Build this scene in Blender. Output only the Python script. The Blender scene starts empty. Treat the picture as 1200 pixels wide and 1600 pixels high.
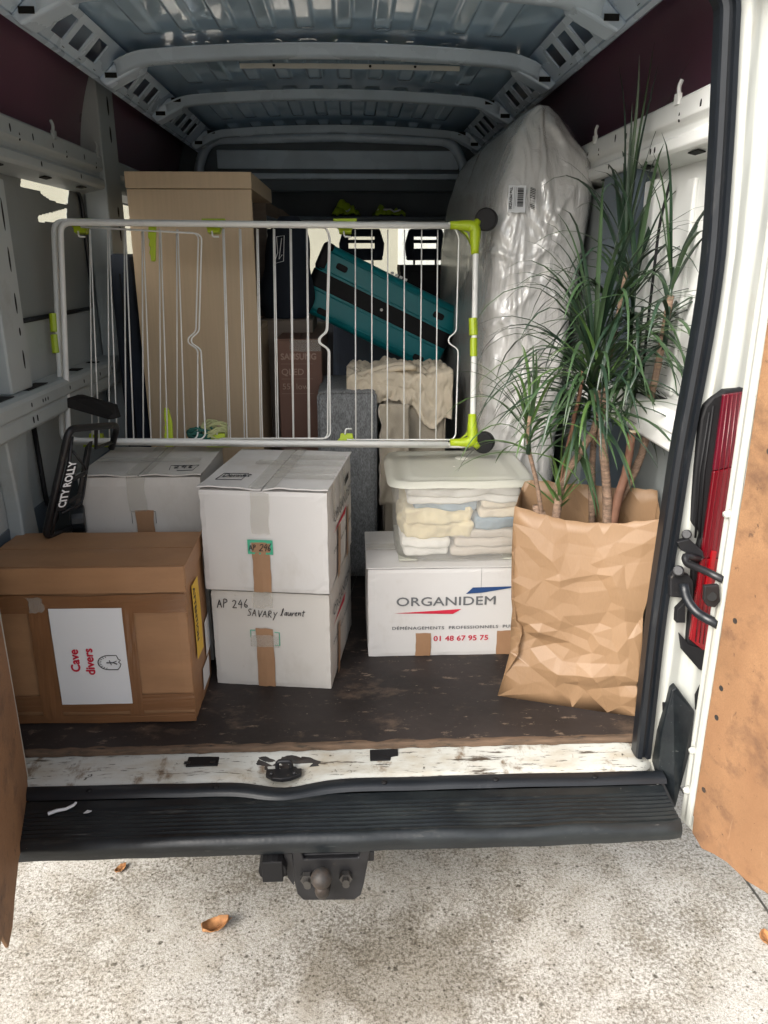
import bpy, bmesh, math, random
from mathutils import Vector, Matrix, noise
random.seed(7)
R = math.radians
scene = bpy.context.scene
COL = scene.collection

# ------------------------------------------------------------------ camera
CAM = Vector((.06, -1.79, 1.80)); PITCH = R(18.2); YAW = R(2.4); FPX = 1200.0
cd = bpy.data.cameras.new('camera'); cam = bpy.data.objects.new('camera', cd); COL.objects.link(cam)
cam.location = CAM; cam.rotation_euler = (R(90)-PITCH, 0, -YAW)
cd.sensor_fit = 'VERTICAL'; cd.sensor_height = 32; cd.lens = 24
cd.clip_start = .05; cd.clip_end = 500
scene.camera = cam

# ------------------------------------------------------------------ world and sun (soft overcast daylight)
SUN_EL, SUN_AZ = R(36), R(228)      # azimuth from +y clockwise: behind the camera, to the left
w = bpy.data.worlds.new('World'); scene.world = w; w.use_nodes = True
nt = w.node_tree; nt.nodes.clear()
sky = nt.nodes.new('ShaderNodeTexSky'); sky.sky_type = 'NISHITA'; sky.sun_disc = False
sky.sun_elevation = SUN_EL; sky.sun_rotation = SUN_AZ
sky.air_density = 1.0; sky.dust_density = 5.0; sky.ozone_density = 1.0
hs = nt.nodes.new('ShaderNodeHueSaturation'); hs.inputs['Saturation'].default_value = .35
bg = nt.nodes.new('ShaderNodeBackground'); bg.inputs['Strength'].default_value = .15
wo = nt.nodes.new('ShaderNodeOutputWorld')
nt.links.new(sky.outputs[0], hs.inputs['Color']); nt.links.new(hs.outputs[0], bg.inputs[0]); nt.links.new(bg.outputs[0], wo.inputs[0])
sl = bpy.data.lights.new('sun', 'SUN'); sl.energy = 1.5; sl.angle = R(48); sl.color = (1, .95, .87)
so = bpy.data.objects.new('sun', sl); COL.objects.link(so)
sd = Vector((math.sin(SUN_AZ)*math.cos(SUN_EL), math.cos(SUN_AZ)*math.cos(SUN_EL), math.sin(SUN_EL)))
so.rotation_euler = sd.to_track_quat('Z', 'Y').to_euler()
vs = scene.view_settings
vs.view_transform = 'Standard'; vs.look = 'None'; vs.gamma = 1; vs.use_curve_mapping = False; vs.exposure = 1.3
scene.cycles.max_bounces = 10; scene.cycles.diffuse_bounces = 6; scene.cycles.transparent_max_bounces = 16
scene.cycles.caustics_reflective = False; scene.cycles.caustics_refractive = False
scene.cycles.sample_clamp_indirect = 6

# ------------------------------------------------------------------ helpers
_fw = Vector((math.sin(YAW)*math.cos(PITCH), math.cos(YAW)*math.cos(PITCH), -math.sin(PITCH)))
_rt = Vector((math.cos(YAW), -math.sin(YAW), 0)); _dn = _fw.cross(_rt)
def ray(u, v): return _fw + _rt*(u-600)/FPX + _dn*(v-800)/FPX
def at(u, v, x=None, y=None, z=None):
    """a point measured in the photograph, at a known real depth / height"""
    r = ray(u, v)
    for i, c in enumerate((x, y, z)):
        if c is not None: return CAM + r*((c-CAM[i])/r[i])
def at_plane(u, v, p0, n):
    r = ray(u, v); return CAM + r*((Vector(p0)-CAM).dot(n)/r.dot(n))

def tag(o, label=None, cat=None, group=None, kind=None):
    if label: o['label'] = label
    if cat: o['category'] = cat
    if group: o['group'] = group
    if kind: o['kind'] = kind
    return o
def thing(name, label, cat, loc=(0,0,0), rz=0, group=None, rot=None):
    o = bpy.data.objects.new(name, None); COL.objects.link(o); o.empty_display_size = .1
    o.location = loc; o.rotation_euler = rot if rot else (0, 0, rz)
    return tag(o, label, cat, group)

class MB:
    def __init__(s): s.v = []; s.f = []; s.m = None
    def add(s, vs, fs):
        b = len(s.v); s.v += [Vector(p) for p in vs]; s.f += [tuple(b+i for i in f) for f in fs]; return s
    def box(s, x0, x1, y0, y1, z0, z1):
        return s.add([(x0,y0,z0),(x1,y0,z0),(x1,y1,z0),(x0,y1,z0),(x0,y0,z1),(x1,y0,z1),(x1,y1,z1),(x0,y1,z1)],
                     [(0,3,2,1),(4,5,6,7),(0,1,5,4),(1,2,6,5),(2,3,7,6),(3,0,4,7)])
    def quad(s, a, b, c, d): return s.add([a,b,c,d], [(0,1,2,3)])
    def tube(s, pts, r, n=8, cap=True, r1=None):
        pts = [Vector(p) for p in pts]; N = len(pts); rings = []
        prev = None
        for i, p in enumerate(pts):
            t = (pts[min(i+1,N-1)]-pts[max(i-1,0)])
            t = t.normalized() if t.length > 1e-9 else Vector((0,0,1))
            if prev is None:
                a = Vector((0,0,1)) if abs(t.z) < .9 else Vector((1,0,0)); x = t.cross(a).normalized()
            else:
                x = (prev - t*prev.dot(t)).normalized()
            prev = x; y = t.cross(x)
            rr = r[i] if isinstance(r, (list, tuple)) else (r if r1 is None else r+(r1-r)*i/(N-1))
            rings.append([p+(x*math.cos(2*math.pi*k/n)+y*math.sin(2*math.pi*k/n))*rr for k in range(n)])
        vs = [q for g in rings for q in g]; fs = []
        for i in range(N-1):
            for k in range(n):
                fs.append((i*n+k, i*n+(k+1)%n, (i+1)*n+(k+1)%n, (i+1)*n+k))
        if cap: fs += [tuple(range(n))[::-1], tuple((N-1)*n+k for k in range(n))]
        return s.add(vs, fs)
    def prism(s, poly, vec):
        """poly: 3d points in a plane, extruded along vec"""
        n = len(poly); vec = Vector(vec); vs = [Vector(p) for p in poly]+[Vector(p)+vec for p in poly]
        fs = [tuple(range(n))[::-1], tuple(range(n, 2*n))]+[(i, (i+1)%n, n+(i+1)%n, n+i) for i in range(n)]
        return s.add(vs, fs)
    def grid(s, fn, nu, nv, skip=None):
        vs = [fn(i/nu, j/nv) for j in range(nv+1) for i in range(nu+1)]
        fs = [(j*(nu+1)+i, j*(nu+1)+i+1, (j+1)*(nu+1)+i+1, (j+1)*(nu+1)+i) for j in range(nv) for i in range(nu)
              if not (skip and skip((i+.5)/nu, (j+.5)/nv))]
        return s.add(vs, fs)
    def ball(s, c, rx, ry=None, rz=None, nu=16, nv=10):
        ry = ry or rx; rz = rz or rx; c = Vector(c)
        vs = [c+Vector((rx*math.cos(2*math.pi*i/nu)*math.sin(math.pi*j/nv), ry*math.sin(2*math.pi*i/nu)*math.sin(math.pi*j/nv), rz*math.cos(math.pi*j/nv))) for j in range(nv+1) for i in range(nu)]
        fs = [(j*nu+i, (j+1)*nu+i, (j+1)*nu+(i+1)%nu, j*nu+(i+1)%nu) for j in range(nv) for i in range(nu)]
        return s.add(vs, fs)
    def xf(s, M): s.v = [M @ p for p in s.v]; return s
    def build(s, name, m, parent=None, smooth=False, bevel=0, solid=0, sub=0, seg=2, weld=False):
        # tiny repeated details share one mesh per part
        me = bpy.data.meshes.new(name); me.from_pydata([tuple(p) for p in s.v], [], s.f); me.update()
        bm = bmesh.new(); bm.from_mesh(me)
        if weld: bmesh.ops.remove_doubles(bm, verts=bm.verts, dist=1e-5)
        bmesh.ops.recalc_face_normals(bm, faces=bm.faces); bm.to_mesh(me); bm.free()
        if smooth:
            for p in me.polygons: p.use_smooth = True
        o = bpy.data.objects.new(name, me); COL.objects.link(o); me.materials.append(m)
        if parent: o.parent = parent
        if name in ('slot', 'rivet', 'barcode', 'wheel_tread', 'sill_bolt', 'screw'): o['kind'] = 'stuff'
        if solid:
            q = o.modifiers.new('solid', 'SOLIDIFY'); q.thickness = solid; q.offset = 0
        if bevel:
            q = o.modifiers.new('bevel', 'BEVEL'); q.width = bevel; q.segments = seg; q.limit_method = 'ANGLE'; q.angle_limit = R(40)
        if sub:
            q = o.modifiers.new('sub', 'SUBSURF'); q.levels = sub; q.render_levels = sub
        return o
def round_path(pts, rad, n=5):
    """polyline with rounded corners"""
    pts = [Vector(p) for p in pts]; out = [pts[0]]
    for i in range(1, len(pts)-1):
        a, b, c = pts[i-1], pts[i], pts[i+1]
        d0 = (a-b); d1 = (c-b); r = min(rad, d0.length*.49, d1.length*.49)
        p0 = b+d0.normalized()*r; p1 = b+d1.normalized()*r
        for k in range(n+1):
            t = k/n; out.append(p0*(1-t)**2+b*2*t*(1-t)+p1*t*t)
    out.append(pts[-1]); return out

# ------------------------------------------------------------------ materials
def mat(name, col, rough=.5, var=.12, scale=6., bump=0., bscale=60., metal=0., spec=.5, coat=0., dirt=None, trans=0., stretch=None, fine=0.):
    m = bpy.data.materials.new(name); m.use_nodes = True; t = m.node_tree; L = t.links.new
    b = t.nodes['Principled BSDF']
    b.inputs['Metallic'].default_value = metal; b.inputs['Specular IOR Level'].default_value = spec
    b.inputs['Coat Weight'].default_value = coat; b.inputs['Transmission Weight'].default_value = trans
    tc = t.nodes.new('ShaderNodeTexCoord'); vec = tc.outputs['Object']
    if stretch:
        mp = t.nodes.new('ShaderNodeMapping'); mp.inputs['Scale'].default_value = stretch; L(vec, mp.inputs['Vector']); svec = mp.outputs[0]
    else: svec = vec
    n = t.nodes.new('ShaderNodeTexNoise'); n.inputs['Scale'].default_value = scale; n.inputs['Detail'].default_value = 6; L(svec, n.inputs['Vector'])
    cr = t.nodes.new('ShaderNodeValToRGB'); L(n.outputs['Fac'], cr.inputs['Fac'])
    cr.color_ramp.elements[0].position = .3; cr.color_ramp.elements[1].position = .7
    cr.color_ramp.elements[0].color = (*[c*(1-var) for c in col], 1); cr.color_ramp.elements[1].color = (*[min(1, c*(1+var)) for c in col], 1)
    out = cr.outputs['Color']
    if fine:
        n3 = t.nodes.new('ShaderNodeTexNoise'); n3.inputs['Scale'].default_value = bscale*2.5; n3.inputs['Detail'].default_value = 3; L(svec, n3.inputs['Vector'])
        r3 = t.nodes.new('ShaderNodeValToRGB'); L(n3.outputs['Fac'], r3.inputs['Fac'])
        r3.color_ramp.elements[0].position = .35; r3.color_ramp.elements[1].position = .65
        r3.color_ramp.elements[0].color = (1-fine, 1-fine, 1-fine, 1)
        mx = t.nodes.new('ShaderNodeMixRGB'); mx.blend_type = 'MULTIPLY'; mx.inputs[0].default_value = 1; L(out, mx.inputs[1]); L(r3.outputs[0], mx.inputs[2]); out = mx.outputs[0]
    rg = t.nodes.new('ShaderNodeMapRange'); L(n.outputs['Fac'], rg.inputs[0]); rg.inputs['To Min'].default_value = max(.02, rough-.08); rg.inputs['To Max'].default_value = min(1, rough+.1)
    L(rg.outputs[0], b.inputs['Roughness'])
    for d in (dirt or []):       # (colour, scale, low, high, stretch)
        dc, ds, lo, hi, dst = d
        mp = t.nodes.new('ShaderNodeMapping'); mp.inputs['Scale'].default_value = dst; mp.inputs['Location'].default_value = (ds*.37, 1.3, .7); L(vec, mp.inputs['Vector'])
        n2 = t.nodes.new('ShaderNodeTexNoise'); n2.inputs['Scale'].default_value = ds; n2.inputs['Detail'].default_value = 9; n2.inputs['Roughness'].default_value = .68; L(mp.outputs[0], n2.inputs['Vector'])
        r2 = t.nodes.new('ShaderNodeValToRGB'); L(n2.outputs['Fac'], r2.inputs['Fac'])
        r2.color_ramp.elements[0].position = lo; r2.color_ramp.elements[1].position = hi
        mx = t.nodes.new('ShaderNodeMixRGB'); L(r2.outputs['Color'], mx.inputs[0]); L(out, mx.inputs[1]); mx.inputs[2].default_value = (*dc, 1); out = mx.outputs[0]
    L(out, b.inputs['Base Color'])
    if bump:
        nb = t.nodes.new('ShaderNodeTexNoise'); nb.inputs['Scale'].default_value = bscale; nb.inputs['Detail'].default_value = 5; L(svec, nb.inputs['Vector'])
        bp = t.nodes.new('ShaderNodeBump'); bp.inputs['Strength'].default_value = bump; bp.inputs['Distance'].default_value = .004; L(nb.outputs['Fac'], bp.inputs['Height']); L(bp.outputs[0], b.inputs['Normal'])
    return m
def film(name, col, clear, rough=.12, bump=.6, bscale=25., stretch=(1,1,1)):
    m = bpy.data.materials.new(name); m.use_nodes = True; t = m.node_tree; L = t.links.new
    b = t.nodes['Principled BSDF']; b.inputs['Base Color'].default_value = (*col, 1); b.inputs['Roughness'].default_value = rough
    tr = t.nodes.new('ShaderNodeBsdfTransparent'); mx = t.nodes.new('ShaderNodeMixShader'); mx.inputs[0].default_value = 1-clear
    L(tr.outputs[0], mx.inputs[1]); L(b.outputs[0], mx.inputs[2]); L(mx.outputs[0], t.nodes['Material Output'].inputs['Surface'])
    tc = t.nodes.new('ShaderNodeTexCoord'); mp = t.nodes.new('ShaderNodeMapping'); mp.inputs['Scale'].default_value = stretch; L(tc.outputs['Object'], mp.inputs['Vector'])
    nb = t.nodes.new('ShaderNodeTexNoise'); nb.inputs['Scale'].default_value = bscale; nb.inputs['Detail'].default_value = 6; nb.inputs['Distortion'].default_value = 1.2; L(mp.outputs[0], nb.inputs['Vector'])
    bp = t.nodes.new('ShaderNodeBump'); bp.inputs['Strength'].default_value = bump; bp.inputs['Distance'].default_value = .01; L(nb.outputs['Fac'], bp.inputs['Height']); L(bp.outputs[0], b.inputs['Normal'])
    return m
def gloss_wrap(name):
    m = bpy.data.materials.new(name); m.use_nodes = True; t = m.node_tree; L = t.links.new; t.nodes.remove(t.nodes['Principled BSDF'])
    tr = t.nodes.new('ShaderNodeBsdfTransparent'); tr.inputs[0].default_value = (.97,.97,.97,1); gl = t.nodes.new('ShaderNodeBsdfGlossy'); gl.inputs['Roughness'].default_value = .10; gl.inputs['Color'].default_value = (.95,.95,.95,1)
    df = t.nodes.new('ShaderNodeBsdfDiffuse'); df.inputs[0].default_value = (.92,.92,.91,1)
    tc = t.nodes.new('ShaderNodeTexCoord'); mp = t.nodes.new('ShaderNodeMapping'); mp.inputs['Scale'].default_value = (1,1,.4); mp.inputs['Rotation'].default_value = (0,.5,.3); L(tc.outputs['Object'], mp.inputs['Vector'])
    nb = t.nodes.new('ShaderNodeTexNoise'); nb.inputs['Scale'].default_value = 20; nb.inputs['Detail'].default_value = 5; nb.inputs['Distortion'].default_value = 1.8; L(mp.outputs[0], nb.inputs['Vector'])
    bp = t.nodes.new('ShaderNodeBump'); bp.inputs['Strength'].default_value = 1; bp.inputs['Distance'].default_value = .007; L(nb.outputs['Fac'], bp.inputs['Height'])
    for n_ in (gl, df): L(bp.outputs[0], n_.inputs['Normal'])
    lw = t.nodes.new('ShaderNodeLayerWeight'); lw.inputs[0].default_value = .35; L(bp.outputs[0], lw.inputs['Normal'])
    mr = t.nodes.new('ShaderNodeMapRange'); L(lw.outputs['Facing'], mr.inputs[0]); mr.inputs['To Min'].default_value = .11; mr.inputs['To Max'].default_value = .6
    m1 = t.nodes.new('ShaderNodeMixShader'); m1.inputs[0].default_value = .40; L(tr.outputs[0], m1.inputs[1]); L(df.outputs[0], m1.inputs[2])
    m2 = t.nodes.new('ShaderNodeMixShader'); L(mr.outputs[0], m2.inputs[0]); L(m1.outputs[0], m2.inputs[1]); L(gl.outputs[0], m2.inputs[2]); L(m2.outputs[0], t.nodes['Material Output'].inputs['Surface'])
    return m
S1 = (1,1,1)
M = {}
M['white_paint'] = mat('white_paint', (.45,.46,.425), .34, .05, 3, .04, 30, dirt=[((.36,.31,.20), 4, .54, .82, (3,3,.5)), ((.30,.27,.2), 11, .60, .85, (3,3,.4)), ((.2,.15,.1), 34, .68, .76, S1)])
M['inner_paint_lit'] = mat('inner_paint_lit', (.74,.75,.73), .4, .05, 3, .03, 30, dirt=[((.45,.43,.38), 6, .60, .9, (2,2,.7)), ((.2,.17,.13), 34, .70, .77, S1)])  # lit copy of the wall paint, for the right side
M['inner_paint_shaded'] = mat('inner_paint_shaded', (.37,.405,.41), .38, .08, 4, .03, 30, dirt=[((.25,.24,.21), 7, .58, .9, S1)])  # same wall paint for the left side, with its shade put into the colour
M['roof_paint'] = mat('roof_paint', (.50,.68,.84), .06, .05, 3, .04, 6, coat=.6)
M['beam_paint'] = mat('beam_paint', (.55,.66,.77), .26, .08, 5, .03, 20)
M['skin'] = mat('burgundy_skin', (.13,.048,.078), .3, .3, 1.5, .02, 20)
M['dark_panel'] = mat('dark_panel', (.085,.11,.135), .5, .2, 3)
M['grey_panel'] = mat('grey_panel', (.22,.24,.24), .55, .15, 3, .05, 40)
M['rubber'] = mat('rubber', (.007,.009,.012), .36, .2, 8, .05, 60, dirt=[((.06,.06,.06), 12, .6, .85, (1,1,.3))])
M['bumper'] = mat('bumper_plastic', (.0055,.0075,.0095), .33, .3, 9, .15, 90, dirt=[((.016,.020,.021), 5, .42, .70, (.8,2,2)), ((.055,.055,.05), 17, .60, .75, (.5,2,2)), ((.17,.17,.165), 46, .665, .71, (.12,3,3)), ((.22,.21,.19), 120, .69, .72, (.6,1,1))])
M['black'] = mat('black_plastic', (.007,.007,.008), .6, .2, 10, .04, 80, spec=.3)
M['black_metal'] = mat('black_metal', (.018,.018,.02), .36, .3, 14, .06, 70, metal=.3, dirt=[((.11,.09,.07), 30, .64, .75, S1)])
M['void'] = mat('void', (.004,.004,.004), .9, .1)
M['floor'] = mat('floor_film', (.026,.021,.0195), .55, .4, 5, .22, 35, spec=.3, dirt=[((.105,.075,.055), 5, .56, .70, (1,1.6,1)), ((.16,.12,.09), 17, .60, .67, (1,2.2,1)), ((.34,.28,.22), 46, .665, .715, (1,2.2,1)), ((.012,.011,.011), 3, .52, .8, S1)])
M['wood_edge'] = mat('worn_wood', (.105,.068,.043), .8, .35, 14, .4, 60, stretch=(1,8,8), dirt=[((.04,.03,.02), 16, .52, .68, (1,5,5))])
M['sill'] = mat('sill_paint', (.50,.51,.475), .4, .08, 5, .14, 40, dirt=[((.33,.27,.18), 4, .48, .72, (1,2.4,1)), ((.19,.145,.10), 11, .555, .66, (1.6,1,1)), ((.06,.045,.032), 17, .58, .635, (.35,3,2)), ((.02,.017,.014), 55, .60, .645, (.3,3,3)), ((.035,.025,.018), 30, .625, .68, S1)])
M['rust'] = mat('rusty_metal', (.035,.025,.019), .6, .4, 30, .4, 90, dirt=[((.02,.02,.02), 20, .45, .6, S1)])
M['red'] = mat('red_lens', (.10,.002,.006), .12, .12, 4, .1, 120, coat=.5, stretch=(6,1,1))
M['red_b'] = mat('dark_red_lens', (.09,.002,.010), .14, .2, 14, .15, 160, coat=.5, stretch=(6,1,1)); M['red_c'] = mat('bright_red_lens', (.19,.003,.007), .12, .25, 18, .2, 160, coat=.5, stretch=(6,1,1))
M['board'] = mat('hardboard', (.29,.158,.077), .72, .18, 5, .2, 120, fine=.2, dirt=[((.20,.10,.047), 2.6, .40, .68, (1,1,.8)), ((.12,.062,.034), 8, .52, .70, (1,1,1.3)), ((.37,.23,.13), 20, .64, .76, (4,4,.4)), ((.06,.032,.02), 34, .62, .70, S1), ((.03,.018,.012), 90, .66, .70, S1)])
M['brown_card'] = mat('brown_card', (.33,.178,.087), .55, .10, 4, .10, 40, stretch=(1,1,8), dirt=[((.26,.135,.066), 3.5, .48, .75, (1,1,1.5)), ((.50,.33,.2), 26, .70, .78, (.5,1,1.5))])
M['brown_tape'] = mat('brown_tape', (.20,.098,.046), .2, .1, 6, .12, 30)
M['kraft_tape'] = mat('kraft_tape', (.31,.18,.10), .4, .1, 8, .1, 50)
M['white_card'] = mat('white_card', (.58,.57,.555), .55, .035, 4, .03, 70, dirt=[((.44,.41,.36), 5, .52, .85, (1,1,.6)), ((.36,.31,.25), 34, .68, .76, (1,1,.4))])
M['white_card_b'] = mat('aged_white_card', (.53,.51,.475), .58, .05, 4, .03, 70, dirt=[((.38,.35,.30), 5, .50, .85, (1,1,.6)), ((.30,.26,.21), 34, .67, .75, (1,1,.4))])
M['clear_tape'] = film('clear_tape', (.60,.58,.52), .80, .14, .5, 60)
M['green_tape'] = mat('green_ink', (.05,.36,.22), .5, .15, 30)
M['paper'] = mat('paper', (.72,.74,.76), .6, .02, 5)
M['kraft'] = mat('kraft_paper', (.25,.153,.082), .5, .05, 5, .05, 120, stretch=(1,1,.2), fine=.05)
def add_creases(m, scale, dist):
    t = m.node_tree; L = t.links.new; b = t.nodes['Principled BSDF']; tc = t.nodes.new('ShaderNodeTexCoord')
    n = t.nodes.new('ShaderNodeTexNoise'); n.inputs['Scale'].default_value = 5; L(tc.outputs['Object'], n.inputs['Vector'])
    ad = t.nodes.new('ShaderNodeMixRGB'); ad.blend_type = 'ADD'; ad.inputs[0].default_value = .10; L(tc.outputs['Object'], ad.inputs[1]); L(n.outputs['Color'], ad.inputs[2])
    prev = b.inputs['Normal'].links[0].from_socket if b.inputs['Normal'].links else None
    for k, sc in enumerate((scale, scale*2.3)):
        v = t.nodes.new('ShaderNodeTexVoronoi'); v.feature = 'DISTANCE_TO_EDGE'; v.inputs['Scale'].default_value = sc; L(ad.outputs[0], v.inputs['Vector'])
        v2 = t.nodes.new('ShaderNodeTexVoronoi'); v2.inputs['Scale'].default_value = sc; L(ad.outputs[0], v2.inputs['Vector'])
        r = t.nodes.new('ShaderNodeMapRange'); L(v.outputs['Distance'], r.inputs[0]); r.inputs['From Max'].default_value = .05; r.inputs['To Max'].default_value = .12
        sm = t.nodes.new('ShaderNodeMath'); sm.operation = 'MULTIPLY_ADD'; L(v2.outputs['Distance'], sm.inputs[0]); sm.inputs[1].default_value = .55; L(r.outputs[0], sm.inputs[2])
        bp = t.nodes.new('ShaderNodeBump'); bp.inputs['Strength'].default_value = .8; bp.inputs['Distance'].default_value = dist/(1+k*1.6); L(sm.outputs[0], bp.inputs['Height'])
        if prev: L(prev, bp.inputs['Normal'])
        prev = bp.outputs[0]
    L(prev, b.inputs['Normal'])
add_creases(M['kraft'], 4.0, .006)
M['ink_red'] = mat('red_ink', (.50,.012,.04), .6, .02); M['ink_black'] = mat('black_ink', (.02,.02,.022), .6, .02)
M['ink_grey'] = mat('grey_ink', (.12,.125,.13), .6, .02); M['ink_blue'] = mat('blue_ink', (.012,.05,.16), .6, .02)
M['ink_white'] = mat('white_ink', (.8,.8,.8), .5, .02); M['yellow'] = mat('yellow_label', (.72,.46,.03), .5, .08, 20)
M['melamine'] = mat('melamine', (.57,.435,.285), .45, .05, 6, .02, 80, stretch=(14,14,.6), fine=.05)
M['melamine_in'] = mat('dark_wood', (.17,.13,.10), .5, .15, 6, stretch=(1,8,8))
M['teal'] = mat('teal_shell', (.006,.24,.27), .4, .08, 5, .12, 140)
M['lime'] = mat('lime_plastic', (.40,.52,.012), .4, .05, 10)
M['wire'] = mat('white_wire', (.76,.76,.73), .3, .03, 10)
M['fabric_grey'] = mat('grey_fabric', (.30,.31,.315), .9, .15, 40, .5, 90, fine=.5, stretch=(1.6,1.6,.5))
M['fabric_beige'] = mat('beige_fabric', (.48,.42,.33), .92, .1, 12, .3, 250, fine=.15)
M['cloth_beige'] = mat('cream_cloth', (.70,.61,.47), .9, .08, 10, .2, 120)
M['cloth_white'] = mat('white_cloth', (.74,.72,.67), .9, .05, 10, .2, 100); M['cloth_yellow'] = mat('yellow_cloth', (.66,.56,.34), .9, .07, 10, .2, 100)
M['cloth_blue'] = mat('blue_cloth', (.20,.29,.36), .9, .1, 10, .2, 100); M['cloth_tan'] = mat('tan_cloth', (.50,.44,.37), .9, .08, 10, .2, 100)
M['dark_cloth'] = mat('navy_cloth', (.012,.018,.03), .85, .3, 8, .3, 100)
M['tv_card'] = mat('tv_card', (.17,.088,.062), .6, .08, 5)
M['mattress'] = mat('mattress_cover', (.86,.83,.785), .8, .05, 5, .15, 60)
M['wrap'] = gloss_wrap('plastic_wrap')
M['tub'] = film('tub_plastic', (.70,.70,.66), .68, .22, .15, 12)
M['lid'] = film('lid_plastic', (.60,.60,.52), .36, .3, .15, 12)
M['glass'] = film('glass', (.6,.65,.65), .92, .03, 0, 1)
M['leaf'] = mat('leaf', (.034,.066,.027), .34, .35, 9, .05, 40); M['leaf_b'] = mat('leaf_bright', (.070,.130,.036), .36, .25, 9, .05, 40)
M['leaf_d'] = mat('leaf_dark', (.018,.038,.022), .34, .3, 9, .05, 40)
M['bark'] = mat('bark', (.27,.18,.125), .85, .35, 26, .9, 70, stretch=(1,1,5), fine=.35); M['bark_r'] = mat('bark_red', (.17,.082,.05), .75, .25, 20, .4, 60)
M['dry_leaf'] = mat('dry_leaf', (.36,.17,.065), .8, .4, 40, .3, 60)
M['cord'] = mat('cord', (.42,.44,.22), .8, .2, 60); M['cord_g'] = mat('cord_green', (.03,.14,.11), .8, .2, 60)
M['hivis'] = mat('hivis', (.42,.60,.02), .7, .15, 12, .3, 40)
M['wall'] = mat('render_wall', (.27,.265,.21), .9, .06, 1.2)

def ground_mat():
    m = bpy.data.materials.new('concrete'); m.use_nodes = True; t = m.node_tree; L = t.links.new; b = t.nodes['Principled BSDF']
    tc = t.nodes.new('ShaderNodeTexCoord')
    def nz(s, d, r=.6):
        n = t.nodes.new('ShaderNodeTexNoise'); n.inputs['Scale'].default_value = s; n.inputs['Detail'].default_value = d; n.inputs['Roughness'].default_value = r; L(tc.outputs['Object'], n.inputs['Vector']); return n.outputs['Fac']
    def ramp(f, p0, c0, p1, c1):
        r = t.nodes.new('ShaderNodeValToRGB'); L(f, r.inputs['Fac']); e = r.color_ramp.elements; e[0].position = p0; e[1].position = p1; e[0].color = (*c0,1); e[1].color = (*c1,1); return r.outputs['Color']
    def mul(a, c, f=1.):
        x = t.nodes.new('ShaderNodeMixRGB'); x.blend_type = 'MULTIPLY'; x.inputs[0].default_value = f; L(a, x.inputs[1]); L(c, x.inputs[2]); return x.outputs[0]
    c = ramp(nz(.9, 5), .30, (.415,.39,.345), .68, (.50,.49,.465))
    def mad(a_, k_, b_):
        x = t.nodes.new('ShaderNodeMath'); x.operation = 'MULTIPLY_ADD'; L(a_, x.inputs[0]); x.inputs[1].default_value = k_; L(b_, x.inputs[2]); return x.outputs[0]
    patchy = nz(3.2, 6, .65)
    c = mul(c, ramp(mad(patchy, -.42, nz(98, 7, .76)), .20, (.46,.435,.40), .31, (1.02,1.02,1.02)))
    c = mul(c, ramp(mad(nz(4.1, 5), -.3, nz(150, 6, .8)), .26, (.42,.40,.37), .38, (1.02,1.02,1.02)), .6)
    c = mul(c, ramp(nz(380, 3, .7), .34, (.66,.64,.61), .60, (1.06,1.06,1.06)))
    c = mul(c, ramp(nz(9, 6, .7), .34, (.80,.77,.72), .55, (1.02,1.02,1.02)))
    for sc_, rr_ in ((21, .15), (44, .17)):
        vo = t.nodes.new('ShaderNodeTexVoronoi'); vo.inputs['Scale'].default_value = sc_; L(tc.outputs['Object'], vo.inputs['Vector'])
        c = mul(c, ramp(mad(nz(sc_*1.4, 3), .34, vo.outputs['Distance']), rr_+.08, (.24,.225,.20), rr_+.16, (1,1,1)), .85)
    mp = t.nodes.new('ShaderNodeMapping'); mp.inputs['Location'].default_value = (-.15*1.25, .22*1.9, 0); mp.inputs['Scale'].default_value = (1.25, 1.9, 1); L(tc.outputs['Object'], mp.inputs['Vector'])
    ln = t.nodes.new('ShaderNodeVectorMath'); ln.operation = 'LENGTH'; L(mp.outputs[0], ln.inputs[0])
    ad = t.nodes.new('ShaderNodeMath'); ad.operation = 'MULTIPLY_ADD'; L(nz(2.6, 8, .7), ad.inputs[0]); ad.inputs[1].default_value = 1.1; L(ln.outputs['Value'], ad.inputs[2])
    c = mul(c, ramp(ad.outputs[0], .80, (.66,.63,.58), 1.6, (1.16,1.16,1.16)))  # darker centre, paler edges: shade and grime put into the ground colour
    L(c, b.inputs['Base Color']); b.inputs['Roughness'].default_value = .9; b.inputs['Specular IOR Level'].default_value = .25
    bp = t.nodes.new('ShaderNodeBump'); bp.inputs['Strength'].default_value = .7; bp.inputs['Distance'].default_value = .004; L(nz(110, 6, .7), bp.inputs['Height']); L(bp.outputs[0], b.inputs['Normal'])
    return m

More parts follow.
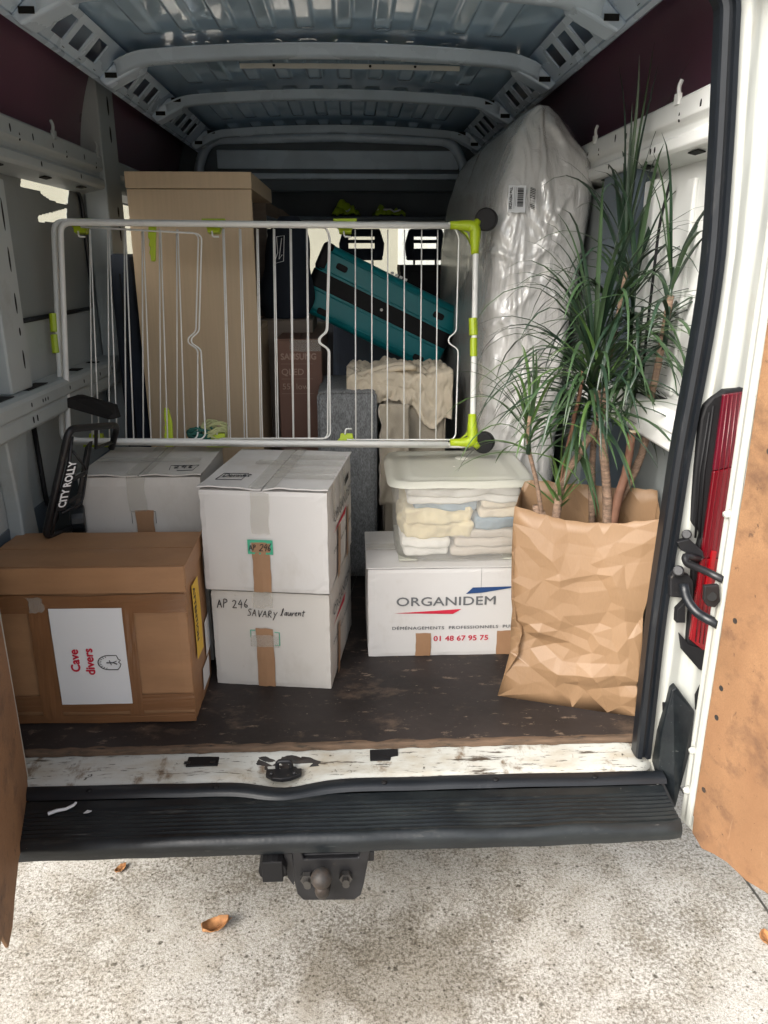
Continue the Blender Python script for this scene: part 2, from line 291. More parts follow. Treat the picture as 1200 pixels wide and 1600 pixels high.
# ------------------------------------------------------------------ text and flat print
def text(s, size, m, parent, o, U, V, name='lettering', align='LEFT', bold=0., shear=0., off=.0012, squash=1., spacing=1.):
    cu = bpy.data.curves.new('txt', 'FONT'); cu.body = s; cu.size = size; cu.align_x = align; cu.shear = shear; cu.space_character = spacing
    cu.resolution_u = 3
    ob = bpy.data.objects.new('txt', cu); COL.objects.link(ob)
    dg = bpy.context.evaluated_depsgraph_get(); dg.update()
    me = bpy.data.meshes.new_from_object(ob.evaluated_get(dg)); bpy.data.objects.remove(ob); bpy.data.curves.remove(cu)
    U = Vector(U).normalized(); V = Vector(V).normalized(); N = U.cross(V); o = Vector(o)
    if bold:
        v0 = [tuple(p.co) for p in me.vertices]; f0 = [tuple(p.vertices) for p in me.polygons]; vs, fs = [], []
        for i, (dx, dy) in enumerate(((0,0),(bold,0),(-bold,0),(0,bold),(0,-bold))):
            b_ = len(vs); vs += [(x+dx, y+dy, i*.00004) for x, y, z in v0]; fs += [tuple(b_+k for k in f) for f in f0]
        bpy.data.meshes.remove(me); me = bpy.data.meshes.new(name); me.from_pydata(vs, [], fs)
    for p in me.vertices:
        q = p.co.copy(); p.co = o+U*q.x*squash+V*q.y+N*(off+q.z)
    me.name = name; me.materials.clear(); me.materials.append(m)
    r = bpy.data.objects.new(name, me); COL.objects.link(r); r.parent = parent
    return r
class Face:
    """a frame on the face of a box: origin, across, up"""
    def __init__(s, o, U, V, bulge=None): s.o = Vector(o); s.U = Vector(U); s.V = Vector(V); s.N = s.U.cross(s.V); s.b = bulge
    def lift(s, u, v):
        if not s.b: return 0
        w_, h_, B = s.b; return B*max(0, 1-(2*u/w_-1)**2)*max(0, 1-(2*v/h_-1)**2)
    def p(s, u, v, off=0): return s.o+s.U*u+s.V*v+s.N*(off+s.lift(u, v))
    def patch(s, name, m, parent, u0, v0, u1, v1, off=.0015, skew=0., wob=.0, n=1):
        b = MB(); N = 8
        b.grid(lambda a, c: s.p(u0+(u1-u0)*a+skew*c+wob*noise.noise((c*3+u0*9, a, v0*7)), v0+(v1-v0)*c+wob*noise.noise((a*3, c, u0*5)), off+(wob*.25*(noise.noise((a*4, c*6, u0*3))+1) if wob else 0)), N, N)
        return b.build(name, m, parent, solid=.0004)
    def poly(s, name, m, parent, pts, off=.0015):
        b = MB(); n_ = len(pts); c_ = (sum(p[0] for p in pts)/n_, sum(p[1] for p in pts)/n_); b.add([s.p(u, v, off) for u, v in pts]+[s.p(*c_, off)], [(i, (i+1)%n_, n_) for i in range(n_)]); return b.build(name, m, parent)
    def line(s, name, m, parent, pts, wd=.0012, off=.0012):
        b = MB(); b.tube([s.p(u, v, off*.4) for u, v in pts], wd/2, 5); return b.build(name, m, parent)
    def text(s, str_, size, m, parent, u, v, rot=0, **k):
        c, sn = math.cos(R(rot)), math.sin(R(rot)); r = text(str_, size, m, parent, s.o+s.U*u+s.V*v, s.U*c+s.V*sn, s.V*c-s.U*sn, **k)
        if s.b:
            for p in r.data.vertices: d = p.co-s.o; p.co = p.co+s.N*s.lift(d.dot(s.U), d.dot(s.V))
        return r

# ================================================================== GROUND, FAR WALL
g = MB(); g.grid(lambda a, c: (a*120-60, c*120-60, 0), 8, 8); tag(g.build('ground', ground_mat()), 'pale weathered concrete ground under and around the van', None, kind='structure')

jq = MB(); ja, jb = at(1163,1372,z=.0015), at(1200,1424,z=.0015); jd = (jb-ja).normalized(); jn = Vector((-jd.y, jd.x, 0))*.004
jq.quad(ja-jd*4-jn, ja+jd*4-jn, ja+jd*4+jn, ja-jd*4+jn); tag(jq.build('ground_joint', mat('joint', (.07,.065,.055), .9, .3, 40)), 'thin dark joint line in the concrete near the right door', kind='structure')
bw = thing('house', 'pale rendered house front seen through the windscreen', 'house', (0, 15, 0))
MB().box(-14, 14, 0, .3, 0, 5.2).build('wall', M['wall'], bw)
MB().box(-14.3, 14.3, -.35, .6, 5.2, 5.45).build('roof', mat('roof_tile', (.35,.16,.1), .8, .2, 4), bw)
for x in (-2.2, 1.6): 
    f = MB(); f.box(x-.55, x+.55, -.05, .02, 1.3, 2.6); fo = f.build('window', M['white_paint'], bw)
    MB().box(x-.47, x-.03, -.07, -.052, 1.38, 2.52).box(x+.03, x+.47, -.07, -.052, 1.38, 2.52).build('pane', M['glass'], fo)

M['wall_b'] = mat('dulled_render', (.13,.135,.10), .9, .25, 2)  # render darkened to dull the bright patch in the torn film
gw = thing('dimming_wall', 'plain wall added outside the van to dim the torn window film', 'wall', (-4.6, 2.2, 0))  # added wall, dims what shows through the torn film
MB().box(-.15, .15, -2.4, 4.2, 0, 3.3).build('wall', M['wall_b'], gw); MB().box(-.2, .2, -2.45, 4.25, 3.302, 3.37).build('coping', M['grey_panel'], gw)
# ================================================================== VAN
van = thing('delivery_van', 'old white high roof delivery van with both rear doors open, loaded with removal goods', 'van', (0, 0, 0))
Y1 = 3.1

# --- floor
MB().box(-.93, .93, 0, Y1, .50, .55).build('floor_board', M['floor'], van, bevel=.003)
b = MB(); b.grid(lambda a, c: (-.90+1.74*a, -.004-.006*noise.noise((a*40, 0, 3)), .533+.0165*c+.0015*noise.noise((a*60, c, 0))), 120, 2)
b.grid(lambda a, c: (-.90+1.74*a, -.004-.006*noise.noise((a*40, 0, 3))+c*(.014+.010*noise.noise((a*30, 5, 0))), .5495+.0012*c+.0015*noise.noise((a*60, 1, 0))*(1-c)), 120, 2)
b.build('floor_edge', M['wood_edge'], van, smooth=True, weld=True)
# --- white sill with latch hollow
def sill(a, c):
    x = -.90+1.755*a; y = .006-c*.118; z = .532-.013*c
    z -= .012*max(0, (c-.8)/.2)**2
    h = math.exp(-((x+.13)/.075)**2); z -= .030*h*min(1, max(0, (c-.12)*2.2)) ; y -= .016*h*max(0, c-.4)
    z += .0018*noise.noise((x*9, y*20, 2))
    e = max(0, (x-.77)/.085); y += e*e*c*.05; z -= e*e*.012
    return (x, y, z)
s_ = MB(); s_.grid(sill, 150, 16); s_.build('sill', M['sill'], van, smooth=True)
MB().box(-.86, .86, -.10, 0, .40, .47).build('sill_beam', M['black'], van)
b = MB()
for dx in (-.075, -.005): b.box(-.345+dx*0, -.345, 0, 0, 0, 0) if False else None
b.box(-.392, -.308, -.052, -.012, .5215, .5295); b.build('sill_plate', M['black'], van, bevel=.002)
b = MB(); b.prism([(.096,-.048,.5225),(.150,-.048,.5225),(.152,-.034,.5225),(.172,-.030,.5235),(.172,-.008,.528),(.096,-.010,.528)], (0,0,.007)); b.build('sill_plate', M['black'], van, bevel=.001)
b = MB(); b.box(-.398,-.382,-.045,-.035,.5295,.5315); b.box(-.330,-.316,-.045,-.035,.5295,.5315); b.build('sill_bolt', M['black_metal'], van)
st = MB(); st.prism([(-.178,-.066,.512),(-.085,-.066,.512),(-.085,-.088,.512),(-.112,-.104,.512),(-.135,-.108,.512),(-.158,-.104,.512),(-.178,-.088,.512)], (0,0,.012))
st.tube(round_path([(-.15,-.062,.512),(-.15,-.062,.543),(-.113,-.062,.543),(-.113,-.062,.512)], .01), .006, 8)
so_ = st.build('latch_striker', M['black_metal'], van, bevel=.002)
MB().ball((-.163,-.088,.525), .006, nv=6, nu=10).ball((-.103,-.088,.525), .006, nv=6, nu=10).build('bolt', M['black_metal'], so_, smooth=True)
b = MB(); b.grid(lambda a, c: Vector(sill(.37+.155*a, .10+.42*c))+Vector((.012*noise.noise((a*9, c*9, 1)), .006*noise.noise((a*7, c*7, 5)), .0016-.003*max(abs(a-.5), abs(c-.5))*2)), 12, 8); b.build('rust_patch', M['rust'], van, smooth=True)
# --- rubber strip + bumper
def strip(a, c):
    x = -.88+1.745*a; h = math.exp(-((x+.13)/.085)**2)
    prof = [(-.104,.500),(-.104,.516),(-.112,.521),(-.140,.516),(-.146,.506)]
    i = min(3, int(c*4)); t = c*4-i; y = prof[i][0]*(1-t)+prof[i+1][0]*t; z = prof[i][1]*(1-t)+prof[i+1][1]*t
    return (x, y-.020*h+.0015*math.sin(x*5), z-.006*h+.002*noise.noise((x*7, 0, 0)))
b = MB(); b.grid(strip, 90, 8); so_ = b.build('bumper_strip', M['rubber'], van, smooth=True)
b = MB()
for x in (-.62, -.30, .13, .42, .68): b.ball((x, -.128, .5195), .008, .008, .003, 10, 6)
b.build('rivet', M['black'], so_, smooth=True)
prof = [(-.148,.504),(-.172,.5015)]
for k in range(7):
    y = -.178-.0135*k; z = .5005-.0009*k; prof += [(y, z), (y-.003, z-.0020), (y-.0075, z-.0022), (y-.0105, z-.0002)]
prof += [(-.276,.4945),(-.284,.490),(-.290,.483),(-.293,.474),(-.293,.462),(-.290,.448),(-.27,.440),(-.10,.440)]
NP = len(prof)-1
def bump(a, c):
    x = -.90+1.752*a; i = min(NP-1, int(c*NP+1e-6)); t = c*NP-i
    y = prof[i][0]*(1-t)+prof[i+1][0]*t; z = prof[i][1]*(1-t)+prof[i+1][1]*t
    k = min(1, max(0, (x-.28)/.12))*min(1, max(0, (.80-x)/.1))
    f = min(1, max(0, (-y-.16)/.12))
    dent = .004*noise.noise((x*4.2, 0, 1.7))+.003*noise.noise((x*11, 0, 4)); y += dent*f*.8; z += (.003*noise.noise((x*5, 2, 0))+.006*k*math.sin(x*13)*.7)*f*(1 if z > .486 else max(0, (z-.462)/.024))
    e = max(0, (x-.82)/.035); y += f*.006*e*e
    if x < -.85: y += 0
    if z < .466: z += .006*max(0, (x-.35)/.5)**1.5
    return (x, y, z)
b = MB(); b.grid(bump, 140, NP)
bo = b.build('bumper', M['bumper'], van, smooth=True)
bo.modifiers.new('edge', 'EDGE_SPLIT').split_angle = R(38)
for sg in (1, -1):
    P_ = [at(u, v, y=y) for u, v, y in ((1050,1078,-.075),(1058,1074,-.075),(1086,1112,-.075),(1080,1170,-.10),(1056,1262,-.16),(1044,1262,-.16),(1028,1205,-.10),(1032,1150,-.08))]
    P_ = [Vector((sg*p.x, p.y, p.z)) for p in P_]
    b = MB(); b.prism(P_, (0, .045, 0)); b.build('bumper_corner', M['bumper'], van, bevel=.004)
# --- tow hitch
hp = [(-.098,.46),(-.096,.36),(-.090,.320),(-.076,.300),(.050,.296),(.066,.310),(.074,.345),(.092,.46),(.070,.46),(.062,.425),(-.070,.425),(-.078,.46)]
b = MB(); b.prism([(x, -.285, z) for x, z in hp], (0, .014, 0)); hb = b.build('tow_bracket', M['black_metal'], van, bevel=.003)
b = MB(); b.ball((-.026, -.345, .424), .025, nu=20, nv=12); b.tube([(-.026,-.345,.405),(-.026,-.342,.385),(-.026,-.325,.365),(-.026,-.29,.352)], [.014,.015,.018,.02], 12); b.build('tow_ball', M['rust'], hb, smooth=True)
for x in (-.064, .018+.012):
    b = MB(); b.tube([(x,-.286,.375),(x,-.300,.375)], .016, 6); b.tube([(x,-.298,.375),(x,-.310,.374)], .009, 10); b.tube([(x,-.2865,.345),(x,-.2875,.345)], .009, 10); b.build('bolt', mat('bolt_steel', (.12,.115,.11), .4, .2, 20, metal=.8) if x < 0 else bpy.data.materials['bolt_steel'], hb)
b = MB(); b.box(-.11, .10, -.272, -.10, .40, .43); b.build('tow_beam', M['black_metal'], van, bevel=.004)
b = MB(); b.tube([(-.145,-.30,.405),(-.145,-.245,.412)], .034, 16); b.box(-.178,-.112,-.262,-.25,.36,.44); b.box(-.17,-.12,-.305,-.30,.378,.438); b.build('trailer_socket', M['black'], van, bevel=.003)
b = MB(); b.tube(round_path([(-.14,-.25,.38),(-.12,-.26,.352),(-.10,-.2,.37),(-.10,-.1,.42)], .03), .007, 8); b.build('cable', M['black'], van, smooth=True)
b = MB(); b.prism([(-.118,-.282,.44),(-.112,-.282,.37),(-.098,-.282,.345),(-.094,-.282,.37),(-.099,-.282,.44)], (0,.01,0)); b.build('socket_bracket', M['black_metal'], van)
b = MB(); b.tube([(-.70,.02,.40),(-.70,.02,.30)], .03, 10); b.build('exhaust_pipe', M['black_metal'], van)
# underbody so the floor is closed
MB().box(-.90, .90, .0, 4.6, .38, .497).build('underbody', M['dark_panel'], van)
for s in (-1, 1):
    b = MB(); b.tube([(s*.70, 1.15, .33), (s*.93, 1.15, .33)], .33, 28); wh = b.build('wheel', M['rubber'], van, bevel=.02)
    b = MB(); b.tube([(s*.935, 1.15, .33), (s*.94, 1.15, .33)], .2, 24); b.build('rim', M['black_metal'], wh)

# --- side walls
torn = [[(38,263),(60,268),(112,293),(109,319),(96,317),(82,313),(70,304),(66,299),(36,291)], [(63,337),(88,331),(108,325),(108,341),(99,347),(64,347)]]
torn = [[(lambda q: (q.y, q.z))(at(u, v, x=-.953)) for u, v in P] for P in torn]
def inside(P, y, z):
    r = False; n = len(P)
    for i in range(n):
        (a, c), (d, e) = P[i], P[(i+1)%n]
        if (c > z) != (e > z) and y < (d-a)*(z-c)/(e-c)+a: r = not r
    return r
def side(s):
    left = s < 0
    paint = M['inner_paint_shaded'] if left else M['inner_paint_lit']
    W1 = (.62, 1.38, 1.62, 2.045); W2 = (1.64, 2.6, 1.62, 2.04)
    def hole(a, c):
        y = Y1*a; z = .5+1.66*c
        return left and any(h[0] < y < h[1] and h[2] < z < h[3] for h in (W1, W2))
    b = MB(); b.grid(lambda a, c: (s*.955, Y1*a, .5+1.66*c), 155, 83, hole); b.build('side_panel', paint, van, solid=.004)
    b = MB()
    def us(a, c):
        z = 2.13+.36*c; return (s*(.945-.085*c*c), Y1*a, z)
    b.grid(us, 20, 12); b.build('upper_panel', M['skin'], van, smooth=True)
    # outer shell
    b = MB()
    def osk(a, c):
        z = .38+2.2*c; x = 1.0 if z < 1.5 else 1.0-.085*((z-1.5)/1.08)**2
        return (s*x, .02+4.0*a, z)
    b.grid(osk, 160, 88, lambda a, c: left and ((W1[0] < .02+4*a < W1[1]) or (W2[0] < .02+4*a < W2[1])) and 1.62 < .38+2.2*c < 2.05 or (.02+4*a > 3.25 and 1.5 < .38+2.2*c < 2.08)); b.build('outer_side', M['white_paint'], van, smooth=True)
    # rails
    def rail(name, pf, y0, y1, m):
        q = MB()
        q.prism([(s*x, y0, z) for x, z in pf], (0, y1-y0, 0)); return q.build(name, m, van, bevel=.003)
    ur = rail('upper_rail', [(.953,2.178),(.875,2.176),(.868,2.170),(.866,2.124),(.874,2.117),(.884,2.111),(.884,2.096),(.878,2.092),(.866,2.086),(.866,2.062),(.874,2.053),(.953,2.036)], .02, Y1 if left else 1.32, paint)
    q = MB()
    def slot(x, y, z, hy, hz, ang=0):
        q.tube([(s*(x-.0006), y, z), (s*(x+.002), y, z)], 1, 12); n = 24
        for i in range(n):
            v = q.v[-n+i]; dy = (v.y-y)*hy; dz = (v.z-z)*hz
            q.v[-n+i] = Vector((v.x, y+dy*math.cos(ang)-dz*math.sin(ang), z+dy*math.sin(ang)+dz*math.cos(ang)))
    for y in (.14,.26,.58,.64,.74,.90,1.02,1.2,1.33): slot(.867, y, 2.14+random.uniform(-.012,.012), .005, .011)
    for y in (.40,.43,.78,1.14): slot(.8665, y, 2.074, .006, .008)
    q.build('slot', M['void'], ur)
    q = MB()
    for y, l in ((.52,.03),(.88,.03),(1.22,.03),(.2,.03)):
        q.box(*sorted((s*.886, s*.905)), y-l, y+l, 2.050, 2.053)
    for v in q.v: v.z -= (abs(v.x)-.88)*.22+.0032
    q.build('slot', M['void'], ur)
    # clips on the rail
    for y in ((.92, 1.36) if left else (.28, .95)):
        q = MB(); q.tube(round_path([(s*.872, y, 2.165),(s*.866, y, 2.20),(s*.872, y, 2.215)], .01), .005, 6); q.box(*sorted((s*.862, s*.872)), y-.012, y+.012, 2.16, 2.185); q.build('clip', paint, van)
    br = rail('belt_rail', [(.953,1.432),(.885,1.430),(.872,1.424),(.866,1.414),(.866,1.382),(.876,1.376),(.872,1.368),(.870,1.335),(.876,1.328),(.953,1.315)], .02, Y1 if left else 1.32, paint)
    q = MB()
    for y, l in ((.36,.06),(.60,.075),(.98,.03),(1.18,.02)): q.box(*sorted((s*.895, s*.935)), y-l, y+l, 1.4295, 1.4325)
    for y in (.545,.565,.585): slot(.8665, y, 1.398, .0045, .006)
    for y in (.46,.78,.92,1.1,1.25): slot(.8665, y, 1.40, .005, .007)
    for y in (.47,.50,.86): slot(.8712, y, 1.352, .005, .012)
    q.build('slot', M['void'], br)
    # posts
    def post(name, y0, y1, z0, z1, x, m=paint, dep=.05, wid=0):
        q = MB(); q.prism([(s*x, y0, z0), (s*x, y1, z0), (s*x, y1-wid, z1), (s*x, y0+wid, z1)], (s*dep, 0, 0)); return q.build(name, m, van, bevel=.006)
    if left:
        p = post('window_post', .435, .585, 1.432, 2.014, .905)
        q = MB()
        for z, h in ((1.52,.028),(1.60,.012),(1.68,.03),(1.80,.035),(1.92,.045)): slot(.9055, .545, z, .006, h)
        q.build('slot', M['void'], p)
        p = post('body_pillar', 1.41, 1.62, .55, 2.44, .862, M['inner_paint_shaded'], .085)
        q = MB()
        for z, h in ((2.36,.035),(2.26,.03),(1.98,.02),(1.90,.03),(1.75,.02),(1.6,.03)): slot(.8625, 1.54, z, .012, h)
        q.build('slot', M['void'], p)
        # recessed window frames
        q = MB()
        for (y0, y1, z0, z1) in (W1, W2):
            P = [Vector((-.951, y, z)) for y, z in ((y0,z0),(y1,z0),(y1,z1),(y0,z1),(y0,z0))]
            q.tube(round_path(P, .07), .008, 6)
        q.build('window_seal', M['rubber'], van, smooth=True)
        gl = MB(); gl.box(-.972, -.968, W1[0]-.02, W1[1]+.02, W1[2]-.02, W1[3]+.02); gl.box(-.972, -.968, W2[0]-.02, W2[1]+.02, W2[2]-.02, W2[3]+.02); go = gl.build('window_glass', M['glass'], van)
        q = MB()
        q.grid(lambda a, c: (-.9615, W1[0]-.01+(W1[1]-W1[0]+.02)*a, W1[2]-.01+(W1[3]-W1[2]+.02)*c), 190, 100,
               lambda a, c: any(inside(P, W1[0]-.01+(W1[1]-W1[0]+.02)*a+.006*noise.noise((a*40, c*40, 0)), W1[2]-.01+(W1[3]-W1[2]+.02)*c) for P in torn))
        q.build('window_film', M['grey_panel'], van, solid=.0015)
        q = MB(); q.prism([(-.91, .40, .55), (-.91, .56, .55), (-.91, .50, .9), (-.91, .47, 1.15), (-.91, .50, 1.32), (-.91, .36, 1.32), (-.91, .38, 1.1), (-.91, .37, .85)], (-.044, 0, 0)); q.build('lower_post', paint, van, bevel=.006)
        q = MB(); q.tube(round_path([(-.94,.63,1.3),(-.93,.62,1.05),(-.91,.66,1.0),(-.94,.60,.95),(-.94,.64,.7)], .03), .008, 6); q.build('wiring', M['black'], van, smooth=True)
    else:
        p = post('body_pillar', .590, .86, .55, 2.05, .880, M['dark_panel'], .07)
        q = MB(); slot(.8725, .635, 1.95, .014, .05); slot(.8725, .62, 1.80, .004, .05); slot(.8725, .615, 1.70, .004, .04); q.build('slot', M['void'], p)
        post('inner_post', .50, .585, 1.432, 2.014, .915, paint, .04)
        q = MB(); q.tube(round_path([(.925,.42,2.0),(.915,.44,1.9),(.915,.45,1.62),(.92,.46,1.45)], .05), .004, 6); q.build('wiring', M['black'], van, smooth=True)
        for k, y in enumerate((.16, .30)):
            q = MB(); q.prism([(.94, y, 1.44), (.94, y+.05, 1.44), (.94, y+.05, 2.0), (.94, y, 2.0)], (.014, 0, 0)); q.build('panel_rib', paint, van, bevel=.006)
        MB().box(.9485, .9525, .03, .585, .55, 1.31).build('lower_panel', M['grey_panel'], van)
        MB().box(.90, .952, .88, Y1, .55, 2.03).build('sliding_door', M['grey_panel'], van, bevel=.01)
    # wheel arch
    q = MB(); q.grid(lambda a, c: (s*(.80+.15*c), 1.2+.42*math.cos(math.pi*(1-a)), .55+.36*math.sin(math.pi*a)**.6), 24, 2)
    q.grid(lambda a, c: (s*.80, 1.2+.42*math.cos(math.pi*(1-a)), .55+.36*math.sin(math.pi*a)**.6*c), 24, 2); q.build('wheel_arch', M['grey_panel'], van, smooth=True)
    if left: MB().box(-.9525, -.9485, .03, Y1, .55, 1.05).build('lower_panel', M['dark_panel'], van)
    # roof rail with square holes
    holes = [(.20,.34),(.70,.80),(.845,.945),(.99,1.09),(1.40,1.50),(1.55,1.65),(1.70,1.79),(2.14,2.23),(2.28,2.37),(2.42,2.51),(2.56,2.64)]
    NY, NC = 310, 10
    q = MB(); q.grid(lambda a, c: (s*(.785-.085*c), Y1*a, 2.392+.085*c), NY, NC, lambda a, c: .2 < c < .84 and any(h[0] < Y1*a < h[1] for h in holes))
    ro = q.build('roof_rail', M['beam_paint'], van, solid=.006)
    q = MB(); q.prism([(s*.786, 0, 2.386), (s*.80, 0, 2.380), (s*.83, 0, 2.40), (s*.83, 0, 2.41), (s*.80, 0, 2.392), (s*.788, 0, 2.396)], (0, Y1, 0)); q.build('roof_rail_lip', M['beam_paint'], van)
    q = MB()
    for h in holes[:7]:
        q.tube([(s*.7775, h[1]+.022, 2.3955), (s*.7765, h[1]+.022, 2.3965)], .006, 8)
    q.build('slot', M['void'], ro)
    # brackets where roof bows meet the rail
    for y in (.54, 1.26, 1.98, 2.85):
        q = MB(); q.prism([(s*.79, y-.065, 2.385), (s*.71, y-.065, 2.457), (s*.64, y-.045, 2.452), (s*.65, y-.045, 2.425), (s*.765, y-.065, 2.362)], (0, .095, 0)); bo = q.build('bow_bracket', M['beam_paint'], van, bevel=.008)
        q = MB()
        for dx in (0, .07): q.box(*sorted((s*(.765-dx), s*(.725-dx))), y-.068, y-.0655, 2.388+dx*.75, 2.404+dx*.75)
        q.build('slot', M['void'], bo)
side(-1); side(1)

# --- roof skin, corrugated, and bows
def roof(a, c):
    x = -.88+1.76*a; z = 2.530-.05*(x/.88)**2
    if abs(x) < .62:
        t = (x/.125) % 1.0; k = 0 if t < .12 else (t-.12)/.08 if t < .2 else 1 if t < .56 else 1-(t-.56)/.08 if t < .64 else 0
        yy = -.06+3.3*c; e = 1
        for yb in (.52, 1.22, 1.96, 2.83): e = min(e, max(0, min(1, (abs(yy-yb)-.09)/.03)))
        z -= .011*k*e
    return (x, -.06+3.3*c, z)
b = MB(); b.grid(roof, 352, 110); b.build('roof_panel', M['roof_paint'], van, smooth=True)
b = MB(); b.grid(lambda a, c: (-.93+1.86*a, .0+4.1*c, 2.60-.05*abs(2*a-1)**2.5), 30, 4); b.build('outer_roof', M['white_paint'], van, smooth=True)
def bow(yc, zc, wd=.13, sag=.035, half=.72):
    pf = [(-wd*.62, .030), (-wd*.42, .028), (-wd*.32, .004), (-wd*.22, 0), (wd*.22, 0), (wd*.32, .004), (wd*.42, .028), (wd*.62, .030)]
    q = MB(); n = len(pf)-1
    def fn(a, c):
        x = half*(2*a-1); i = min(n-1, int(c*n+1e-6)); t = c*n-i
        y = pf[i][0]*(1-t)+pf[i+1][0]*t; z = pf[i][1]*(1-t)+pf[i+1][1]*t
        e = max(0, (abs(x)-half+.12)/.12)
        return (x, yc+y*(1+.25*e), zc+z-sag*(x/half)**2-.030*e*e)
    q.grid(fn, 60, n); o = q.build('roof_bow', M['beam_paint'], van, smooth=True, solid=.003)
    return o
bow(.52, 2.462, .10); o = bow(1.22, 2.462, .10); bow(1.96, 2.462, .085); bow(2.83, 2.455, .08)
q = MB(); q.grid(lambda a, c: (-.32+.78*a, 1.290+.012*c+.004*noise.noise((a*14, 0, 0)), 2.458-.013*c-.012*(a-.4)**2), 50, 2); q.build('bow_flange', M['white_paint'], o, solid=.002)
q = MB()
for x in (-.20, .14, .30): q.tube([(x, 1.292, 2.451), (x, 1.290, 2.4515)], .005, 8)
q.build('slot', M['void'], o)
# small scratches of bare metal on the bracket ends are left to the light

# --- rear frame: header, pillars, seal
MB().box(-.93, .93, -.08, .04, 2.335, 2.56).build('rear_header', M['white_paint'], van, bevel=.012)
RSEAL = [at(u, v, y=y) for u, v, y in ((1001,1176,-.05),(1024,960,-.04),(1063,700,-.03),(1082,600,-.025),(1100,500,-.02),(1114,400,-.01),(1127,200,0),(1136,0,.0))]
LSH = .045       # the opening is a little wider on the left
def seal_x(z):
    P_ = RSEAL
    if z <= P_[0].z: return P_[0].x, P_[0].y
    for a_, b_ in zip(P_[:-1], P_[1:]):
        if z <= b_.z: k = (z-a_.z)/(b_.z-a_.z); return a_.x+(b_.x-a_.x)*k, a_.y+(b_.y-a_.y)*k
    return P_[-1].x, P_[-1].y
def pillar(s):
    q = MB()
    prof = [(0,.05),(.02,-.012),(.18,-.022),(.40,-.008),(.65,-.014),(.985,.0),(1.0,.05)]
    def fn(a, c):
        n = len(prof)-1; i = min(n-1, int(a*n+1e-6)); t = a*n-i; f = prof[i][0]*(1-t)+prof[i+1][0]*t; y = prof[i][1]*(1-t)+prof[i+1][1]*t
        z = .42+2.14*c; sx, sy = seal_x(z); x0 = sx+.020+(LSH if s < 0 else 0); x1 = 1.0-.05*max(0, z-2.0)
        return (s*(x0+(x1-x0)*f), sy*.8+y+.003*noise.noise((f*5, z*8, 0)), z)
    q.grid(fn, 36, 60); return q.build('rear_pillar', M['white_paint'], van, smooth=True)
for s in (-1, 1): pillar(s)
# seal round the opening
def sealpath():
    Rr = RSEAL
    Lr = [Vector((-p.x-LSH, p.y, p.z)) for p in Rr]
    L = Lr+[Vector((-.80, .005, 2.345)), Vector((0, .005, 2.35)), Vector((.80, .005, 2.345))]+Rr[::-1]
    return round_path(L, .09, 4)
P = sealpath(); q = MB()
sec = [(-.021,-.018),(-.018,-.026),(-.007,-.029),(-.004,-.020),(.004,-.020),(.006,-.031),(.017,-.029),(.021,-.020),(.021,.014),(-.021,.014)]
vs_ = []
for i, p in enumerate(P):
    t = (P[min(i+1, len(P)-1)]-P[max(0, i-1)]); t.y = 0; t.normalize(); nrm = Vector((t.z, 0, -t.x))
    for a, c in sec: vs_.append(Vector(p)+nrm*(-a)+Vector((0, c, 0)))
n = len(sec); fs = [(i*n+k, i*n+(k+1)%n, (i+1)*n+(k+1)%n, (i+1)*n+k) for i in range(len(P)-1) for k in range(n)]
q.add(vs_, fs); q.build('door_seal', M['rubber'], van, bevel=.002)
# tail lights
def uv(pts, y): return [at(u, v, y=y) for u, v in pts]
def mir(P): return [Vector((-p.x, p.y, p.z)) for p in P]
hous = uv([(1095,655),(1102,634),(1114,620),(1134,610),(1166,606),(1150,750),(1128,900),(1108,1040),(1094,1030),(1072,1008),(1078,940),(1082,880),(1096,834),(1078,815),(1086,730)], -.052)
lens = uv([(1131,617),(1165,612),(1150,740),(1131,900),(1110,1018),(1098,1016),(1078,1000),(1086,940),(1098,860),(1116,740)], -.066)
base = uv([(1062,990),(1078,1008),(1108,1016),(1112,1012),(1104,1052),(1092,1046),(1066,1016)], -.058)
for f in (lambda P: P, mir):
    q = MB(); q.prism(f(hous), (0, .03, 0)); tl = q.build('tail_light', M['black'], van, bevel=.006)
    for k_, (P_, mm) in enumerate(((uv([(1131,617),(1165,612),(1152,728),(1115,736)], -.066), 'red_b'), (uv([(1115,737),(1152,729),(1130,872),(1096,872)], -.067), 'red'), (uv([(1096,873),(1130,873),(1109,1018),(1098,1016),(1078,1000),(1086,940)], -.066), 'red_c'))):
        q = MB(); q.prism(f(P_), (0, .012, 0)); q.build('red_lens', M[mm], tl, bevel=.003)
    q = MB()
    for fx in (.22, .42, .62, .80):
        L0, L1 = [(1131,617),(1115,737),(1096,872),(1086,940),(1080,1000)], [(1165,612),(1152,729),(1130,872),(1121,930),(1110,1010)]
        q.tube(f([at(a_[0]+(b_[0]-a_[0])*fx, a_[1]+(b_[1]-a_[1])*fx, y=-.0668) for a_, b_ in zip(L0, L1)]), .0016, 5)
    q.build('lens_rib', M['red'], tl, smooth=True)
    q = MB()
    for fx in (.35, .7):
        q.tube(f([at(1102+18*fx, 655-30*fx, y=-.0525), at(1086+20*fx, 740, y=-.0525), at(1080+18*fx, 840, y=-.0525)]), .003, 5)
    q.build('housing_rib', M['black'], tl, smooth=True)
    q = MB(); q.prism(f(base), (0, .02, 0)); q.build('light_base', M['black'], tl, bevel=.003)
    q = MB(); q.prism(f(uv([(1112,860),(1121,862),(1109,940),(1098,938)], -.071)), (0, .004, 0)); q.build('reflector', mat('bright_red', (.26,.003,.006), .1, .1, 30), tl, bevel=.002)
